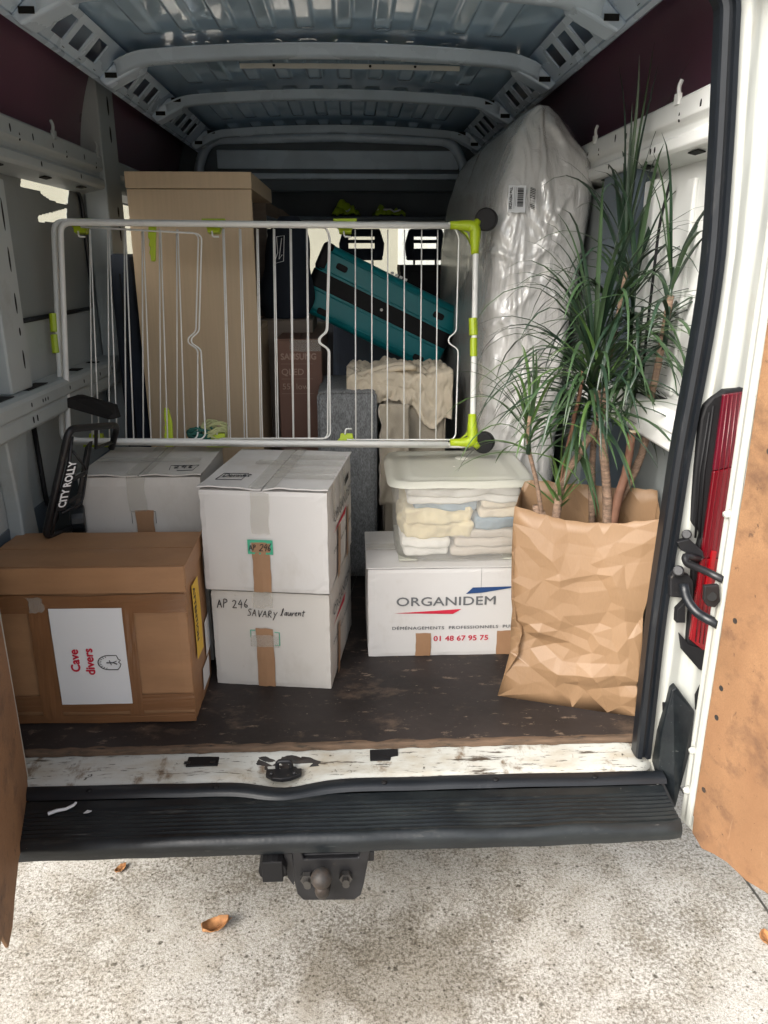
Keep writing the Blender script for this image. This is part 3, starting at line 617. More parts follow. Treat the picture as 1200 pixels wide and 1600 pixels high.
# details on the right pillar
q = MB(); q.prism(uv([(1085,1085),(1093,1070),(1098,1095),(1093,1112),(1086,1108)], -.048), (0, -.002, 0)); q.build('slot', M['void'], van)
q = MB(); q.prism(uv([(1034,1096),(1052,1092),(1052,1112),(1034,1112)], -.052), (0, -.008, 0)); q.build('bump_stop', M['black'], van, bevel=.002)
q = MB(); q.prism(uv([(1053,948),(1066,935),(1066,968),(1052,968)], -.055), (0, -.02, 0)); q.build('bump_stop', M['black'], van, bevel=.002)
# door check: latch plate, rod, strap, lug
q = MB(); q.prism(uv([(1053,843),(1072,838),(1094,858),(1096,870),(1082,868),(1060,856)], -.055), (0, -.018, 0)); q.tube([at(1073,835,y=-.05), at(1073,835,y=-.07)], .012, 12); q.build('latch_plate', M['black_metal'], van, bevel=.003)
q = MB(); q.tube(round_path([at(1092,872,y=-.07), at(1070,868,y=-.085), at(1072,880,y=-.10), at(1098,890,y=-.14), at(1130,906,y=-.19)], .02), .009, 10); q.build('check_rod', M['black_metal'], van, smooth=True)
q = MB(); q.prism(uv([(1042,898),(1050,888),(1072,894),(1078,904),(1078,932),(1064,930),(1042,928)], -.06), (0, -.02, 0)); q.tube([at(1060,892,y=-.05), at(1060,892,y=-.095)], .014, 12); q.build('hinge_block', M['black_metal'], van, bevel=.004)
q = MB()
for o in (0,):
    pth = round_path([at(1068,912,y=-.10), at(1072,935,y=-.115), at(1088,958,y=-.14), at(1122,976,y=-.19)], .05, 6)
    q.tube(pth, [.012]*len(pth), 8); 
    for v in q.v: pass
q.build('hinge_strap', M['rubber'], van, smooth=True)
q = MB(); q.prism(uv([(1101,916),(1124,914),(1126,940),(1118,950),(1106,948),(1100,938)], -.20), (0, .012, 0)); lo = q.build('door_lug', M['black_metal'], van, bevel=.003)
q = MB(); q.tube([at(1112,932,y=-.201), at(1112,932,y=-.204)], .011, 14); q.build('slot', M['void'], lo)

# --- rear doors
def door(s, H, d, n, z0, z1, W, board_t0, curve):
    H = Vector((*H, 0)); d = Vector((*d, 0)).normalized(); n = Vector((*n, 0)).normalized(); Z = Vector((0, 0, 1))
    def P(t, o, z): return H+d*t+n*o+Z*z
    zb = curve[-1][1]+.012; q = MB(); q.prism([P(t, 0, z) for t, z in ((0, z0), (.075, z0), (.11, zb), (W, zb), (W, z1), (0, z1))], n*.062); fr = q.build('rear_door', M['white_paint'], van, bevel=.010, seg=3)
    # inner frame ridge next to the board
    q = MB(); q.prism([P(.022, .064, z0+.02), P(.038, .072, z0+.02), P(.050, .072, z0+.02), P(.054, .064, z0+.02)], Z*(z1-z0-.06)); q.build('door_flange', M['white_paint'], fr, bevel=.003)
    q = MB(); 
    B = [(board_t0, z1-.1)]+[(board_t0+.006*noise.noise((k*.37, s, 0)), z1-.1-(z1-z0-.16)*k/14) for k in range(1, 15)]+curve+[(W-.05, curve[-1][1]), (W-.05, z1-.1)]
    q.prism([P(t, .066, z) for t, z in B], n*.007); bo = q.build('hardboard_lining', M['board'], fr, bevel=.0015)
    return fr, P
dr, PR = door(1, (.97, -.13), (.24, -.97), (-.97, -.24), .392, 2.34, .74, .062, [(.064,.463),(.068,.407),(.108,.391),(.15,.41),(.194,.424),(.258,.428),(.315,.448),(.5,.46)])
q = MB()
for z in (.62, .50, 1.25): q.tube([PR(.022, .060, z), PR(.020, .076, z)], .013, 10, r1=.006)
q.build('door_buffer', M['white_paint'], dr, smooth=True)
q = MB()
for t, z in ((.12,1.42),(.10,1.02),(.09,.84),(.09,.76),(.2,1.2),(.085,.55)): q.tube([PR(t, .0732, z), PR(t, .0738, z)], .007, 10)
q.build('screw', M['rust'], dr)
dl, PL = door(-1, (-.874, -.050), (.265, -.965), (.965, .265), .47, 2.34, .74, .055, [(.064,.529),(.087,.466),(.177,.458),(.25,.475),(.3,.478),(.388,.458),(.455,.436),(.511,.44),(.54,.50)])

# --- cab
MB().box(-.93, .93, 3.1, 3.16, 2.18, 2.56).build('cab_header', M['dark_panel'], van, bevel=.01)
q = MB(); q.tube(round_path([(-.80,3.07,1.9),(-.81,3.07,2.30),(-.74,3.07,2.45),(0,3.07,2.47),(.66,3.07,2.45),(.74,3.07,2.30),(.76,3.07,1.9)], .1, 6), .028, 10); q.build('cab_arch', M['beam_paint'], van, smooth=True)
q = MB(); q.prism([(-.80,3.06,2.245),(.80,3.06,2.245),(.80,3.06,2.275),(-.80,3.06,2.275)], (0,.05,0)); q.box(-.7,.7,3.085,3.10,2.30,2.40); q.build('header_beam', M['beam_paint'], van, bevel=.006)
MB().box(-.93, .93, 3.10, 4.05, 2.02, 2.045).build('cab_shelf', M['dark_panel'], van, bevel=.008)
MB().box(-.93, .93, 3.55, 3.6, 2.045, 2.56).build('shelf_back', M['dark_panel'], van)
q = MB(); q.box(-.93,.93,3.1,4.75,.5,.56); q.box(-.95,-.90,3.12,4.7,.5,1.5); q.box(.90,.95,3.12,4.7,.5,1.5); q.box(-.95,-.90,3.12,3.25,1.5,2.1); q.box(.90,.95,3.12,3.25,1.5,2.1); q.build('cab_side', M['dark_panel'], van)
q = MB(); q.prism([(-.92,4.15,.56),(-.92,4.15,1.28),(-.92,4.30,1.40),(-.92,4.75,1.42),(-.92,4.75,.56)], (1.84,0,0)); q.build('dashboard', M['black'], van, bevel=.02)
q = MB(); q.prism([(-.95,4.75,.40),(-.95,4.75,1.38),(-.95,5.25,1.0),(-.95,5.30,.40)], (1.9,0,0)); q.build('bonnet', M['white_paint'], van, bevel=.03)
q = MB()
for s in (-1, 1): q.tube([(s*.91,4.78,1.40),(s*.84,4.05,2.05)], .035, 8)
q.build('windscreen_pillar', M['black'], van)
q = MB(); q.quad((-.9,4.78,1.40),(.9,4.78,1.40),(.84,4.05,2.05),(-.84,4.05,2.05)); q.build('windscreen', M['glass'], van, solid=.005)
q = MB()
for s in (-1, 1): q.box(*sorted((s*.92, s*.925)), 3.25, 4.4, 1.5, 2.05)
q.build('side_glass', M['glass'], van)
q = MB(); c0 = Vector((-.48, 4.02, 1.42)); q.tube([c0+Vector((.19*math.cos(k*math.pi/12), .08*math.sin(k*math.pi/12), .17*math.sin(k*math.pi/12))) for k in range(25)], .014, 8); q.build('steering_wheel', M['black'], van, smooth=True)
for x, wdt in ((-.48,.46), (.135,.40), (.545,.38)):
    q = MB(); q.box(x-wdt/2, x+wdt/2, 3.22, 3.70, .80, .97); q.prism([(x-wdt/2,3.24,.97),(x+wdt/2,3.24,.97),(x+wdt/2*.9,3.30,1.72),(x-wdt/2*.9,3.30,1.72)], (0,.13,0)); st_ = q.build('seat', M['dark_cloth'], van, bevel=.04, seg=4)
    q = MB(); h0, h1 = 1.795, 1.985; hw = .145 if x < .3 else .13
    q.prism([(x-hw*.72,3.40,h1),(x+hw*.72,3.40,h1),(x+hw*.86,3.40,h1-.045),(x-hw*.86,3.40,h1-.045)], (0,.08,0))
    q.prism([(x-hw*.95,3.40,h1-.080),(x+hw*.95,3.40,h1-.080),(x+hw*.97,3.40,h1-.112),(x-hw*.97,3.40,h1-.112)], (0,.08,0)) if False else None
    q.box(x-hw*.9, x+hw*.9, 3.40, 3.48, h1-.085, h1-.065)
    q.box(x-hw*.92, x+hw*.92, 3.40, 3.48, h0, h1-.118)
    for s in (-1, 1): q.prism([(x+s*hw*.58,3.395,h0),(x+s*hw*.58,3.395,h1),(x+s*hw*.80,3.395,h1),(x+s*hw,3.395,h1-.09),(x+s*hw*.95,3.395,h0+.03),(x+s*hw*.8,3.395,h0)], (0,.09,0))
    q.build('headrest', M['dark_cloth'], st_, bevel=.012, seg=3)
    q = MB(); q.tube([(x-.07,3.44,1.70),(x-.07,3.44,h0+.01)], .007, 8); q.tube([(x+.07,3.44,1.70),(x+.07,3.44,h0+.01)], .007, 8); q.build('headrest_post', M['black'], st_)

# ================================================================== CARGO
def lump_box(x0, x1, y0, y1, z0, z1, amp=.004, n=10, rnd=.02, seed=0, fr=5.):
    """a soft rounded box with an uneven surface"""
    q = MB(); cx, cy, cz = (x0+x1)/2, (y0+y1)/2, (z0+z1)/2; hx, hy, hz = (x1-x0)/2, (y1-y0)/2, (z1-z0)/2
    def put(p):
        v = Vector((p[0]*hx, p[1]*hy, p[2]*hz)); c = Vector((max(-hx+rnd, min(hx-rnd, v.x)), max(-hy+rnd, min(hy-rnd, v.y)), max(-hz+rnd, min(hz-rnd, v.z))))
        d = v-c
        if d.length > 1e-9: v = c+d.normalized()*rnd
        nn = (v-Vector((0,0,0))).normalized()
        k = noise.noise(v*fr+Vector((seed, seed*2.3, 0)))+.5*noise.noise(v*fr*2.7+Vector((0, seed, 1)))
        return v+nn*amp*k+Vector((cx, cy, cz))
    for ax in range(3):
        for sg in (-1, 1):
            def fn(a, c):
                p = [0, 0, 0]; p[ax] = sg; p[(ax+1)%3] = 2*a-1; p[(ax+2)%3] = 2*c-1; return put(p)
            q.grid(fn, n, n)
    return q
def carton(name, label, cat, loc, rz, wd, dp, h, m, seam='y', group=None, amp=.0012, flaps=True, B=.0045):
    t = thing(name, label, cat, loc, rz, group)
    q = lump_box(-wd/2, wd/2, -dp/2, dp/2, 0, h-.007, amp, 22, .004, random.random()*9, 4)
    hx, hy, hz = wd/2, dp/2, (h-.007)/2; sd_ = random.random()*20
    for p in q.v:
        fx = min(1, abs(p.x)/hx); fy = min(1, abs(p.y)/hy); fz = min(1, abs(p.z-hz)/hz); x0, y0 = p.x, p.y
        p.x += math.copysign(B, x0)*fx**10*(1-fy**2)*(1-fz**2); p.y += math.copysign(B, y0)*fy**10*(1-fx**2)*(1-fz**2)
        e_ = (fx*fy)**14+(fx*fz)**14+(fy*fz)**14
        if e_ > .3: k = .0032*noise.noise(Vector((p.x*23+sd_, p.y*23, p.z*23))); p.x -= abs(k)*math.copysign(1, x0); p.y -= abs(k)*math.copysign(1, y0)
    q.build('body', m, t, smooth=False, weld=True)
    if flaps:
        for s in (-1, 1):
            q = MB()
            if seam == 'y':
                a0, a1 = (-wd/2-.002, -.0025) if s < 0 else (.0025, wd/2+.002)
                q.grid(lambda a, c: (a0+(a1-a0)*a, -dp/2-.003+(dp+.006)*c, h-.0025+.003*noise.noise((a*2+s, c*2, 4))+.007*max(0, 1-c/.14)*max(0, noise.noise((a*2.6+s*3, 1, h*40))+.25)), 16, 20)
            else:
                a0, a1 = (-dp/2-.002, -.0025) if s < 0 else (.0025, dp/2+.002)
                q.grid(lambda a, c: (-wd/2-.003+(wd+.006)*c, a0+(a1-a0)*a, h-.0025+.003*noise.noise((a*2+s, c*2, 4))), 10, 10)
            q.build('flap', m, t, solid=.004)
    F = Face((-wd/2, -dp/2, 0), (1,0,0), (0,0,1), (wd, h-.007, B)); Rt = Face((wd/2, -dp/2, 0), (0,1,0), (0,0,1), (dp, h-.007, B)); T = Face((-wd/2, -dp/2, h), (1,0,0), (0,1,0))
    return t, F, Rt, T
STROKE = {'A': [[(0,0),(.3,1),(.55,0)],[(.08,.4),(.5,.42)]], 'P': [[(.05,0),(.1,1),(.42,.95),(.5,.68),(.1,.5)]], '2': [[(0,.8),(.2,1),(.45,.85),(.3,.4),(0,0),(.5,.02)]],
 '4': [[(.3,1),(0,.4),(.5,.42)],[(.42,.75),(.38,-.12)]], '6': [[(.4,1),(.12,.5),(.1,.1),(.35,0),(.45,.25),(.12,.36)]], 'S': [[(.45,.9),(.2,1),(.05,.75),(.4,.4),(.35,.05),(0,.05)]], 'V': [[(0,1),(.25,0),(.5,1)]],
 'R': [[(.05,0),(.1,1),(.45,.95),(.45,.65),(.1,.5),(.5,0)]], 'Y': [[(0,1),(.25,.5)],[(.5,1),(.25,.5),(.1,-.25)]], 'l': [[(0,0),(.15,.6),(.2,1.1),(.1,1),(.08,.2),(.2,0)]], 'a': [[(.3,.5),(.05,.4),(.05,.05),(.28,.1),(.3,.5),(.36,0)]],
 'u': [[(0,.5),(.05,.05),(.25,.05),(.3,.5),(.36,0)]], 'r': [[(0,.5),(.08,0),(.1,.35),(.3,.5)]], 'e': [[(.05,.25),(.3,.35),(.2,.52),(.02,.3),(.1,.02),(.36,.1)]], 'n': [[(0,.5),(.05,0),(.15,.48),(.3,.4),(.34,0)]], 't': [[(.15,.8),(.12,.05),(.26,0)],[(0,.55),(.35,.6)]],
 'D': [[(.05,0),(.08,1),(.42,.8),(.45,.3),(.05,0)]], 'o': [[(.15,.5),(0,.25),(.15,0),(.32,.25),(.15,.5)]], ' ': []}
rh = random.Random(9)
def scrawl(F, str_, size, m, t, u, v, rot=0, wd=.0011, off=.005, gap=.16, slant=.12):
    q = MB(); x = 0; c, sn = math.cos(R(rot)), math.sin(R(rot))
    for ch in str_:
        dy = rh.uniform(-.06, .06); sc = rh.uniform(.9, 1.1); sl = slant+rh.uniform(-.08, .08); w_ = .3
        for st_ in STROKE[ch]:
            pts = []
            for a, b in st_:
                a_ = (x+(a+sl*b)*sc+rh.uniform(-.015, .015))*size; b_ = (dy+b*sc+rh.uniform(-.015, .015))*size; w_ = max(w_, a)
                pts.append(F.p(u+a_*c-b_*sn, v+a_*sn+b_*c, off))
            q.tube(round_path(pts, size*.12, 3), wd/2, 5)
        x += w_+gap
    return q.build('handwriting', m, t)
def logo(F, t, u, v, k, phone=True):
    """the remover's print, k = letter height"""
    F.text('ORGANIDEM', k*1.38, M['ink_grey'], t, u, v, bold=k*.017, squash=1.28, spacing=1.02, off=.0032)
    F.poly('swoosh', M['ink_red'], t, [(u-.2*k, v-.85*k), (u+6.0*k, v-1.0*k), (u+6.9*k, v-.45*k)][::1], .003)
    if phone: F.poly('swoosh', M['ink_blue'], t, [(u+7.3*k, v+1.25*k), (u+8.0*k, v+1.95*k), (u+13.2*k, v+2.0*k), (u+9.0*k, v+1.35*k)], .003)
    F.text('DÉMÉNAGEMENTS  PROFESSIONNELS  PUBLICS  ET  PRIVÉS', k*.50, M['ink_grey'], t, u-.4*k, v-2.75*k, bold=k*.008, squash=1.22, spacing=1.12, off=.0032)
    if phone: F.text('01 48 67 95 75', k*.86, M['ink_red'], t, u+4.0*k, v-4.15*k, bold=k*.014, squash=1.12, off=.0032)

GR = 'white cardboard removal boxes'
# front stack, turned a little clockwise
a8 = R(-8.2)
def front_at(x, y, dp): return (x+math.sin(-a8)*dp/2, y+math.cos(a8)*dp/2)
cx, cy = front_at(-.196, .289, .46)
t, F, Rt, T = carton('removal_box', 'white removal box with the handwritten name, bottom of the middle stack', 'box', (cx+.003, cy+.005, .55), a8, .360, .44, .322, M['white_card_b'], 'y', GR, amp=.0013)
scrawl(F, 'AP 246', .026, M['ink_black'], t, .020, .262, 3, .0026)
scrawl(F, 'SAVARY', .021, M['ink_black'], t, .112, .240, -3, .0023, gap=.22); scrawl(F, 'laurent', .024, M['ink_black'], t, .213, .244, 2, .0022, gap=.10, slant=.25)
F.patch('brown_tape', M['kraft_tape'], t, .135, .003, .188, .20, .004, wob=.003)
F.patch('clear_tape', M['clear_tape'], t, .118, .14, .205, .178, .0048, wob=.003); F.patch('clear_tape', M['clear_tape'], t, .130, .268, .190, .32, .0046, wob=.004)
F.line('ink_frame', M['green_tape'], t, [(.118,.168),(.118,.192),(.132,.192)], .003, .005); F.line('ink_frame', M['green_tape'], t, [(.192,.188),(.206,.188),(.206,.145),(.190,.145)], .003, .005)
logo(Rt, t, .04, .225, .032, False); Rt.patch('brown_tape', M['kraft_tape'], t, .10, .0, .135, .17, .004, wob=.003)
t, F, Rt, T = carton('removal_box', 'white removal box with green ink frame above its tape, top of the middle stack', 'box', (cx, cy, .873), a8, .372, .46, .316, M['white_card'], 'y', GR, amp=.0013)
F.patch('brown_tape', M['kraft_tape'], t, .150, .002, .202, .128, .004, wob=.003)
F.patch('brown_tape', M['kraft_tape'], t, .150, .128, .203, .158, .0043, wob=.002)
F.patch('clear_tape', M['clear_tape'], t, .152, .185, .205, .305, .004, wob=.004)
for u0, v0, u1, v1 in ((.138,.156,.212,.166),(.138,.122,.212,.129),(.138,.129,.145,.156),(.205,.129,.212,.156)): F.patch('ink_frame', M['green_tape'], t, u0, v0, u1, v1, .0047)
scrawl(F, 'AP', .018, M['ink_black'], t, .142, .134, 4, .0022, .0068, gap=.06); scrawl(F, '246', .021, M['ink_black'], t, .172, .134, 3, .0022, .0068, gap=.06, slant=.3)
T.patch('clear_tape', M['clear_tape'], t, .15, 0, .225, .46, .0035, wob=.005)
for v in (.10, .17, .25, .33): T.patch('clear_tape', M['clear_tape'], t, .19 if v != .25 else .10, v, .372, v+.05, .0045, wob=.005)
scrawl(T, 'Donnet', .034, M['ink_black'], t, .042, .100, 8, .0026, .004, gap=.05)
T.line('ink_frame', M['ink_black'], t, [(.028,.078),(.034,.145),(.108,.150),(.104,.080),(.028,.078)], .0022, .004)
logo(Rt, t, .07, .195, .033, False)
Rt.patch('brown_tape', M['kraft_tape'], t, .125, .0, .165, .165, .004, wob=.003); Rt.patch('brown_tape', M['kraft_tape'], t, .30, .0, .335, .17, .004, wob=.003)
for u in (.05, .16, .24): Rt.patch('clear_tape', M['clear_tape'], t, u, .22, u+.05, .315, .004, wob=.004)
Rt.poly('handle_hole', M['void'], t, [(.27,.25),(.36,.255),(.365,.275),(.275,.27)], .0045)
# behind the brown box
t, F, Rt, T = carton('removal_box', 'white removal box behind the brown box, left of the middle stack', 'box', (-.582, .66, .55), R(-1.5), .372, .37, .632, M['white_card_b'], 'y', GR, amp=.002)
F.patch('clear_tape', M['clear_tape'], t, .15, .52, .205, .628, .004, wob=.005)
F.patch('brown_tape', M['kraft_tape'], t, .168, .40, .222, .523, .004, wob=.003); F.line('ink_frame', M['ink_black'], t, [(.155,.48),(.155,.518),(.228,.518),(.228,.48)], .0016, .006)
T.patch('clear_tape', M['clear_tape'], t, .15, 0, .215, .37, .0035, wob=.005); T.patch('clear_tape', M['clear_tape'], t, .01, .14, .34, .19, .0045, wob=.006)
scrawl(T, '246', .032, M['ink_black'], t, .276, .064, 8, .0026, .004); T.line('ink_frame', M['ink_black'], t, [(.265,.055),(.258,.105),(.345,.112),(.338,.05),(.29,.046)], .0022, .004)
# right box with the print
t, F, Rt, T = carton('removal_box', 'white removal box with the printed red telephone number, under the plastic tub', 'box', (.352, .645, .55), 0, .50, .34, .319, M['white_card'], 'x', GR, amp=.0007)
logo(F, t, .091, .186, .031)
F.patch('brown_tape', M['kraft_tape'], t, .157, .003, .207, .087, .003, wob=.002); F.patch('brown_tape', M['kraft_tape'], t, .425, .003, .475, .090, .003, wob=.002)
F.line('crease', M['ink_grey'], t, [(.367,.19),(.366,.313)], .0008, .003)
T.patch('clear_tape', M['clear_tape'], t, .0, .14, .10, .20, .0045, wob=.004)

# brown box
t, F, Rt, T = carton('taped_brown_box', 'large brown box wrapped in brown tape with a white paper sheet on its front', 'box', (-.662, .258, .55), R(-.6), .536, .26, .480, M['brown_card'], 'x', None, amp=.0035)
q = MB(); q.grid(lambda a, c: (-.272+.544*a, -.139-.003*noise.noise((a*5, 0, 0)), .405+.073*c+.003*noise.noise((a*7, 3, 0))*(1-c)), 24, 4); q.build('front_flap', M['brown_card'], t, solid=.004)
q = MB(); q.grid(lambda a, c: (.272, -.134+.268*a, .420+.058*c+.012*a), 6, 4); q.build('side_flap', M['brown_card'], t, solid=.004)
F.patch('brown_tape', M['brown_tape'], t, -.001, .345, .537, .398, .0055, wob=.006)
F.patch('brown_tape', M['brown_tape'], t, .115, .02, .168, .372, .0062, wob=.005); F.patch('brown_tape', M['brown_tape'], t, .355, .03, .395, .37, .0060, wob=.004)
F.patch('brown_tape', M['brown_tape'], t, .0, .042, .537, .092, .0052, wob=.005); F.patch('brown_tape', M['brown_tape'], t, .0, .004, .537, .030, .0046, wob=.004)
F.patch('clear_tape', M['clear_tape'], t, .12, .352, .16, .392, .0085, wob=.006)
sh = F.patch('paper_sheet', M['paper'], t, .172, .068, .366, .362, .0095, wob=.001)
F.text('Cave', .034, M['ink_red'], t, .236, .172, rot=90, bold=.0012, off=.0115); F.text('divers', .034, M['ink_red'], t, .275, .162, rot=90, bold=.0012, off=.0115)
arch = [(.330,.165)]+[(.308-.030*math.sin(k*math.pi/10), .187-.022*math.cos(k*math.pi/10)) for k in range(11)]+[(.330,.209),(.334,.198),(.340,.194),(.334,.188),(.340,.182),(.336,.172),(.330,.165)]
arch = [(u+.008, v+.012) for u, v in arch]; Fo = F.o.copy()
b = MB(); b.tube([F.p(u, v, .0108) for u, v in arch], .0012, 5)
F.o = Fo+Vector((.008, -.0005, .012))
for k in range(1, 10):
    an = k*math.pi/10; b.tube([F.p(.308-.030*math.sin(an), .187-.022*math.cos(an), .0108), F.p(.308-.021*math.sin(an), .187-.016*math.cos(an), .0108)], .0008, 4)
b.tube([F.p(.304,.187,.0108), F.p(.320,.187,.0108), F.p(.330,.182,.0108)], .0016, 5); b.tube([F.p(.318,.187,.0108), F.p(.329,.192,.0108)], .0012, 5); b.tube([F.p(.310,.194,.0108), F.p(.314,.180,.0108)], .0012, 5); b.ball(F.p(.303,.187,.0108), .0022, .001, .0022, 8, 6)
b.build('emblem', M['ink_black'], t); F.o = Fo
Rt.patch('warning_label', M['yellow'], t, .05, .17, .125, .395, .005)
Rt.text('ATTENTION', .030, M['ink_black'], t, .058, .385, rot=-90, off=.0062, bold=.0008, squash=.98)
Rt.patch('address_label', M['paper'], t, .16, .12, .235, .23, .005); Rt.patch('address_label', M['paper'], t, .10, .04, .19, .11, .005)

# ---------------- plastic tub with clothes
t = thing('storage_tub', 'frosted plastic storage tub with lid, full of folded linen', 'storage tub', (.405, .69, .872))
def tubwall(a, c):
    an = a*2*math.pi; wx, wy = .207+.010*c, .178+.010*c; e = 5
    ca, sa = math.cos(an), math.sin(an); r = (abs(ca)**e+abs(sa)**e)**(-1/e)
    return Vector((wx*ca*r, wy*sa*r, .006+.258*c))
q = MB(); q.grid(tubwall, 64, 8); q.grid(lambda a, c: Vector((tubwall(a, 0).x*c, tubwall(a, 0).y*c, .006)), 64, 2); q.build('tub_body', M['tub'], t, smooth=True, weld=True)
q = MB(); q.prism([(-.20,-.17,0),(-.14,-.17,0),(-.14,.17,0),(-.20,.17,0)], (0,0,.006)); q.prism([(.14,-.17,0),(.20,-.17,0),(.20,.17,0),(.14,.17,0)], (0,0,.006)); q.build('foot', M['lid'], t)
def lid(a, c):
    x = 2*a-1; y = 2*c-1; m_ = max(abs(x), abs(y)); 
    rr = min(1, m_); X = x*.238; Y = y*.215
    k = (abs(x)**8+abs(y)**8)**(1/8); 
    if k > 0: s_ = m_/k; X *= s_; Y *= s_
    z = .268 if m_ < .86 else (.274 if m_ < .97 else .256)
    if m_ < .72: z = .271
    return Vector((X, Y, z+.002*noise.noise((x*2, y*2, 0))))
q = MB(); q.grid(lid, 44, 44); q.build('tub_lid', M['lid'], t, smooth=True)
def cloth(name, label, x0, x1, y0, y1, z0, z1, m, seed, amp=.012, layers=1):
    T_ = thing(name, label, 'linen', ((x0+x1)/2, (y0+y1)/2, z0)); ww, dd = (x1-x0)/2, (y1-y0)/2; h = (z1-z0)/layers
    for k in range(layers):
        q = lump_box(-ww+.006*math.sin(seed+k*2), ww-.008*abs(math.sin(seed*2+k)), -dd, dd, h*k-.001, h*(k+1)+.001, amp*1.5, 30, min(.012, h*.45), seed+k*3, 13.)
        for p in q.v: p.z += .012*noise.noise(Vector((p.x*7, p.y*5, seed)))+.006*noise.noise(Vector((p.x*19, p.y*11, seed+k))); p.y += .014*noise.noise(Vector((p.x*9, seed, p.z*14+k)))*(1 if p.y < 0 else 0)
        q.build('fold', m, T_, smooth=True, weld=True)
for T_ in (0,):
    cloth('folded_sheet', 'white folded sheet at the bottom of the plastic tub', .215, .375, .54, .84, .880, .940, M['cloth_white'], 1, .006, 2)
    cloth('folded_sheet', 'tan folded sheet at the bottom right of the plastic tub', .38, .60, .54, .84, .880, .968, M['cloth_tan'], 12, .004, 3)
    cloth('folded_blanket', 'pale yellow crumpled blanket inside the plastic tub', .226, .445, .54, .83, .938, 1.04, M['cloth_yellow'], 5, .015, 2)
    cloth('folded_towel', 'blue grey towel between the linen in the plastic tub', .25, .46, .545, .84, 1.032, 1.075, M['cloth_blue'], 8, .009)
    cloth('folded_towel', 'grey towel right of the yellow blanket in the plastic tub', .455, .60, .545, .84, .966, 1.008, M['cloth_blue'], 18, .006)
    cloth('folded_bed_linen', 'white bed linen in layers at the top of the plastic tub', .235, .60, .53, .84, 1.062, 1.136, M['cloth_white'], 3, .007, 3)
    cloth('folded_bed_linen', 'cream bed linen at the right side of the plastic tub', .465, .602, .54, .84, 1.006, 1.066, M['cloth_beige'], 31, .006, 2)

# ---------------- wardrobe (open shelf unit standing with its back to us)
t = thing('shelf_unit', 'tall beige wooden shelf unit standing behind the drying rack', 'cabinet', (-.515, 1.22, .55), R(0))
q = MB(); q.box(-.222, .222, 0, .018, 0, 1.49); q.build('back_panel', M['melamine'], t, bevel=.0015)
q = MB(); q.box(-.224, .224, -.004, .75, 1.492, 1.548); q.build('top_panel', M['melamine'], t, bevel=.0015)
q = MB(); q.box(-.222, -.204, .02, .75, 0, 1.49); q.build('side_panel', M['melamine'], t, bevel=.0015)
q = MB(); q.box(-.203, .215, .02, .72, .98, 1.0); q.build('shelf', M['melamine'], t, bevel=.0015)
q = MB(); q.box(.20, .216, .05, .72, 0, .978); q.build('side_panel', M['melamine'], t, bevel=.0015)
q = MB(); q.box(-.2, .2, .70, .72, 1.0, 1.49); q.build('front_panel', M['melamine_in'], t)
t = thing('cardboard_sheet', 'dark brown torn cardboard sheet sticking out beside the shelf unit', 'cardboard', (0,0,0))
q = MB(); q.grid(lambda a, c: at(392+70*a, 300+42*a+(26-14*a)*c, y=1.95+.25*a)+Vector((0,0,.01*noise.noise((a*5, c*3, 0)))), 10, 6); q.build('sheet', M['melamine_in'], t, solid=.005)
t = thing('black_bag', 'black fabric bag with a thin white outline print beside the shelf unit', 'bag', (-.20, 1.75, 1.555))
def bagf(a, c):
    an = a*2*math.pi; z = .42*c; k = (.35+.65*math.sin(math.pi*min(1, .22+c*.78)))
    x = .118*math.cos(an)*k+.03*noise.noise((math.cos(an), c*3, 2)); y = .12*math.sin(an)*k
    return (x-.03+.03*c, y, z)
q = MB(); q.grid(bagf, 28, 16); q.build('bag_body', M['dark_cloth'], t, smooth=True)
q = MB(); em = [(432,370),(444,368),(443,408),(428,412),(434,395),(432,370)]
o_ = Vector((-.20, 1.75, 1.555)); q.tube([at(u, v, y=1.612)-o_ for u, v in em], .0016, 5); q.tube([at(u, v, y=1.612)-o_ for u, v in ((440,372),(436,405),(441,398))], .0016, 5); q.build('print', M['ink_white'], t)
t = thing('storage_carton', 'dark brown carton supporting the black bag beside the shelf unit', 'box', (-.235, 1.88, .55)); q = MB(); q.box(-.10, .13, -.25, .2, 0, 1.0); q.build('body', M['melamine_in'], t, bevel=.004); q = MB(); q.box(-.10,-.002,-.25,.2,1.0,1.004); q.box(.002,.13,-.25,.2,1.0,1.004); q.build('flap', M['melamine_in'], t)
# added dark form filling the dark gap left of the unit
t = thing('dark_filler', 'black upright form added to fill the dark gap left of the shelf unit', 'bag', (-.80, 1.36, .55))
q = lump_box(-.048, .05, -.10, .45, 0, 1.27, .008, 16, .03, 4, 5); q.build('bag_body', M['dark_cloth'], t, smooth=True, weld=True); q = MB(); q.tube([(0,-.108,.1),(0,-.112,1.2)], .003, 5); q.build('zip', M['black'], t)

# ---------------- TV carton
t = thing('television_carton', 'dark brown television carton standing on end behind the drying rack', 'box', (-.148, 1.80, .55))
q = MB(); q.box(-.088, .088, -.45, .45, 0, .945); q.build('body', M['tv_card'], t, bevel=.004)
F = Face((-.088, -.45, 0), (1,0,0), (0,0,1))
q = MB(); q.box(-.089, -.001, -.452, .452, .945, .949); q.box(.001, .089, -.452, .452, .945, .949); q.build('flap', M['tv_card'], t)
pale = mat('pale_print', (.34,.23,.18), .6, .05)
F.text('SAMSUNG', .034, pale, t, .012, .868, bold=.0014, squash=.92); F.text('QLED', .036, pale, t, .012, .806, bold=.0006); F.text('55" low', .034, pale, t, .014, .748)
for v in (.85, .79, .73): F.line('rule', pale, t, [(.012, v), (.14, v)], .0012)
F.patch('clear_tape', M['clear_tape'], t, .05, .90, .176, .944, .002, wob=.004)

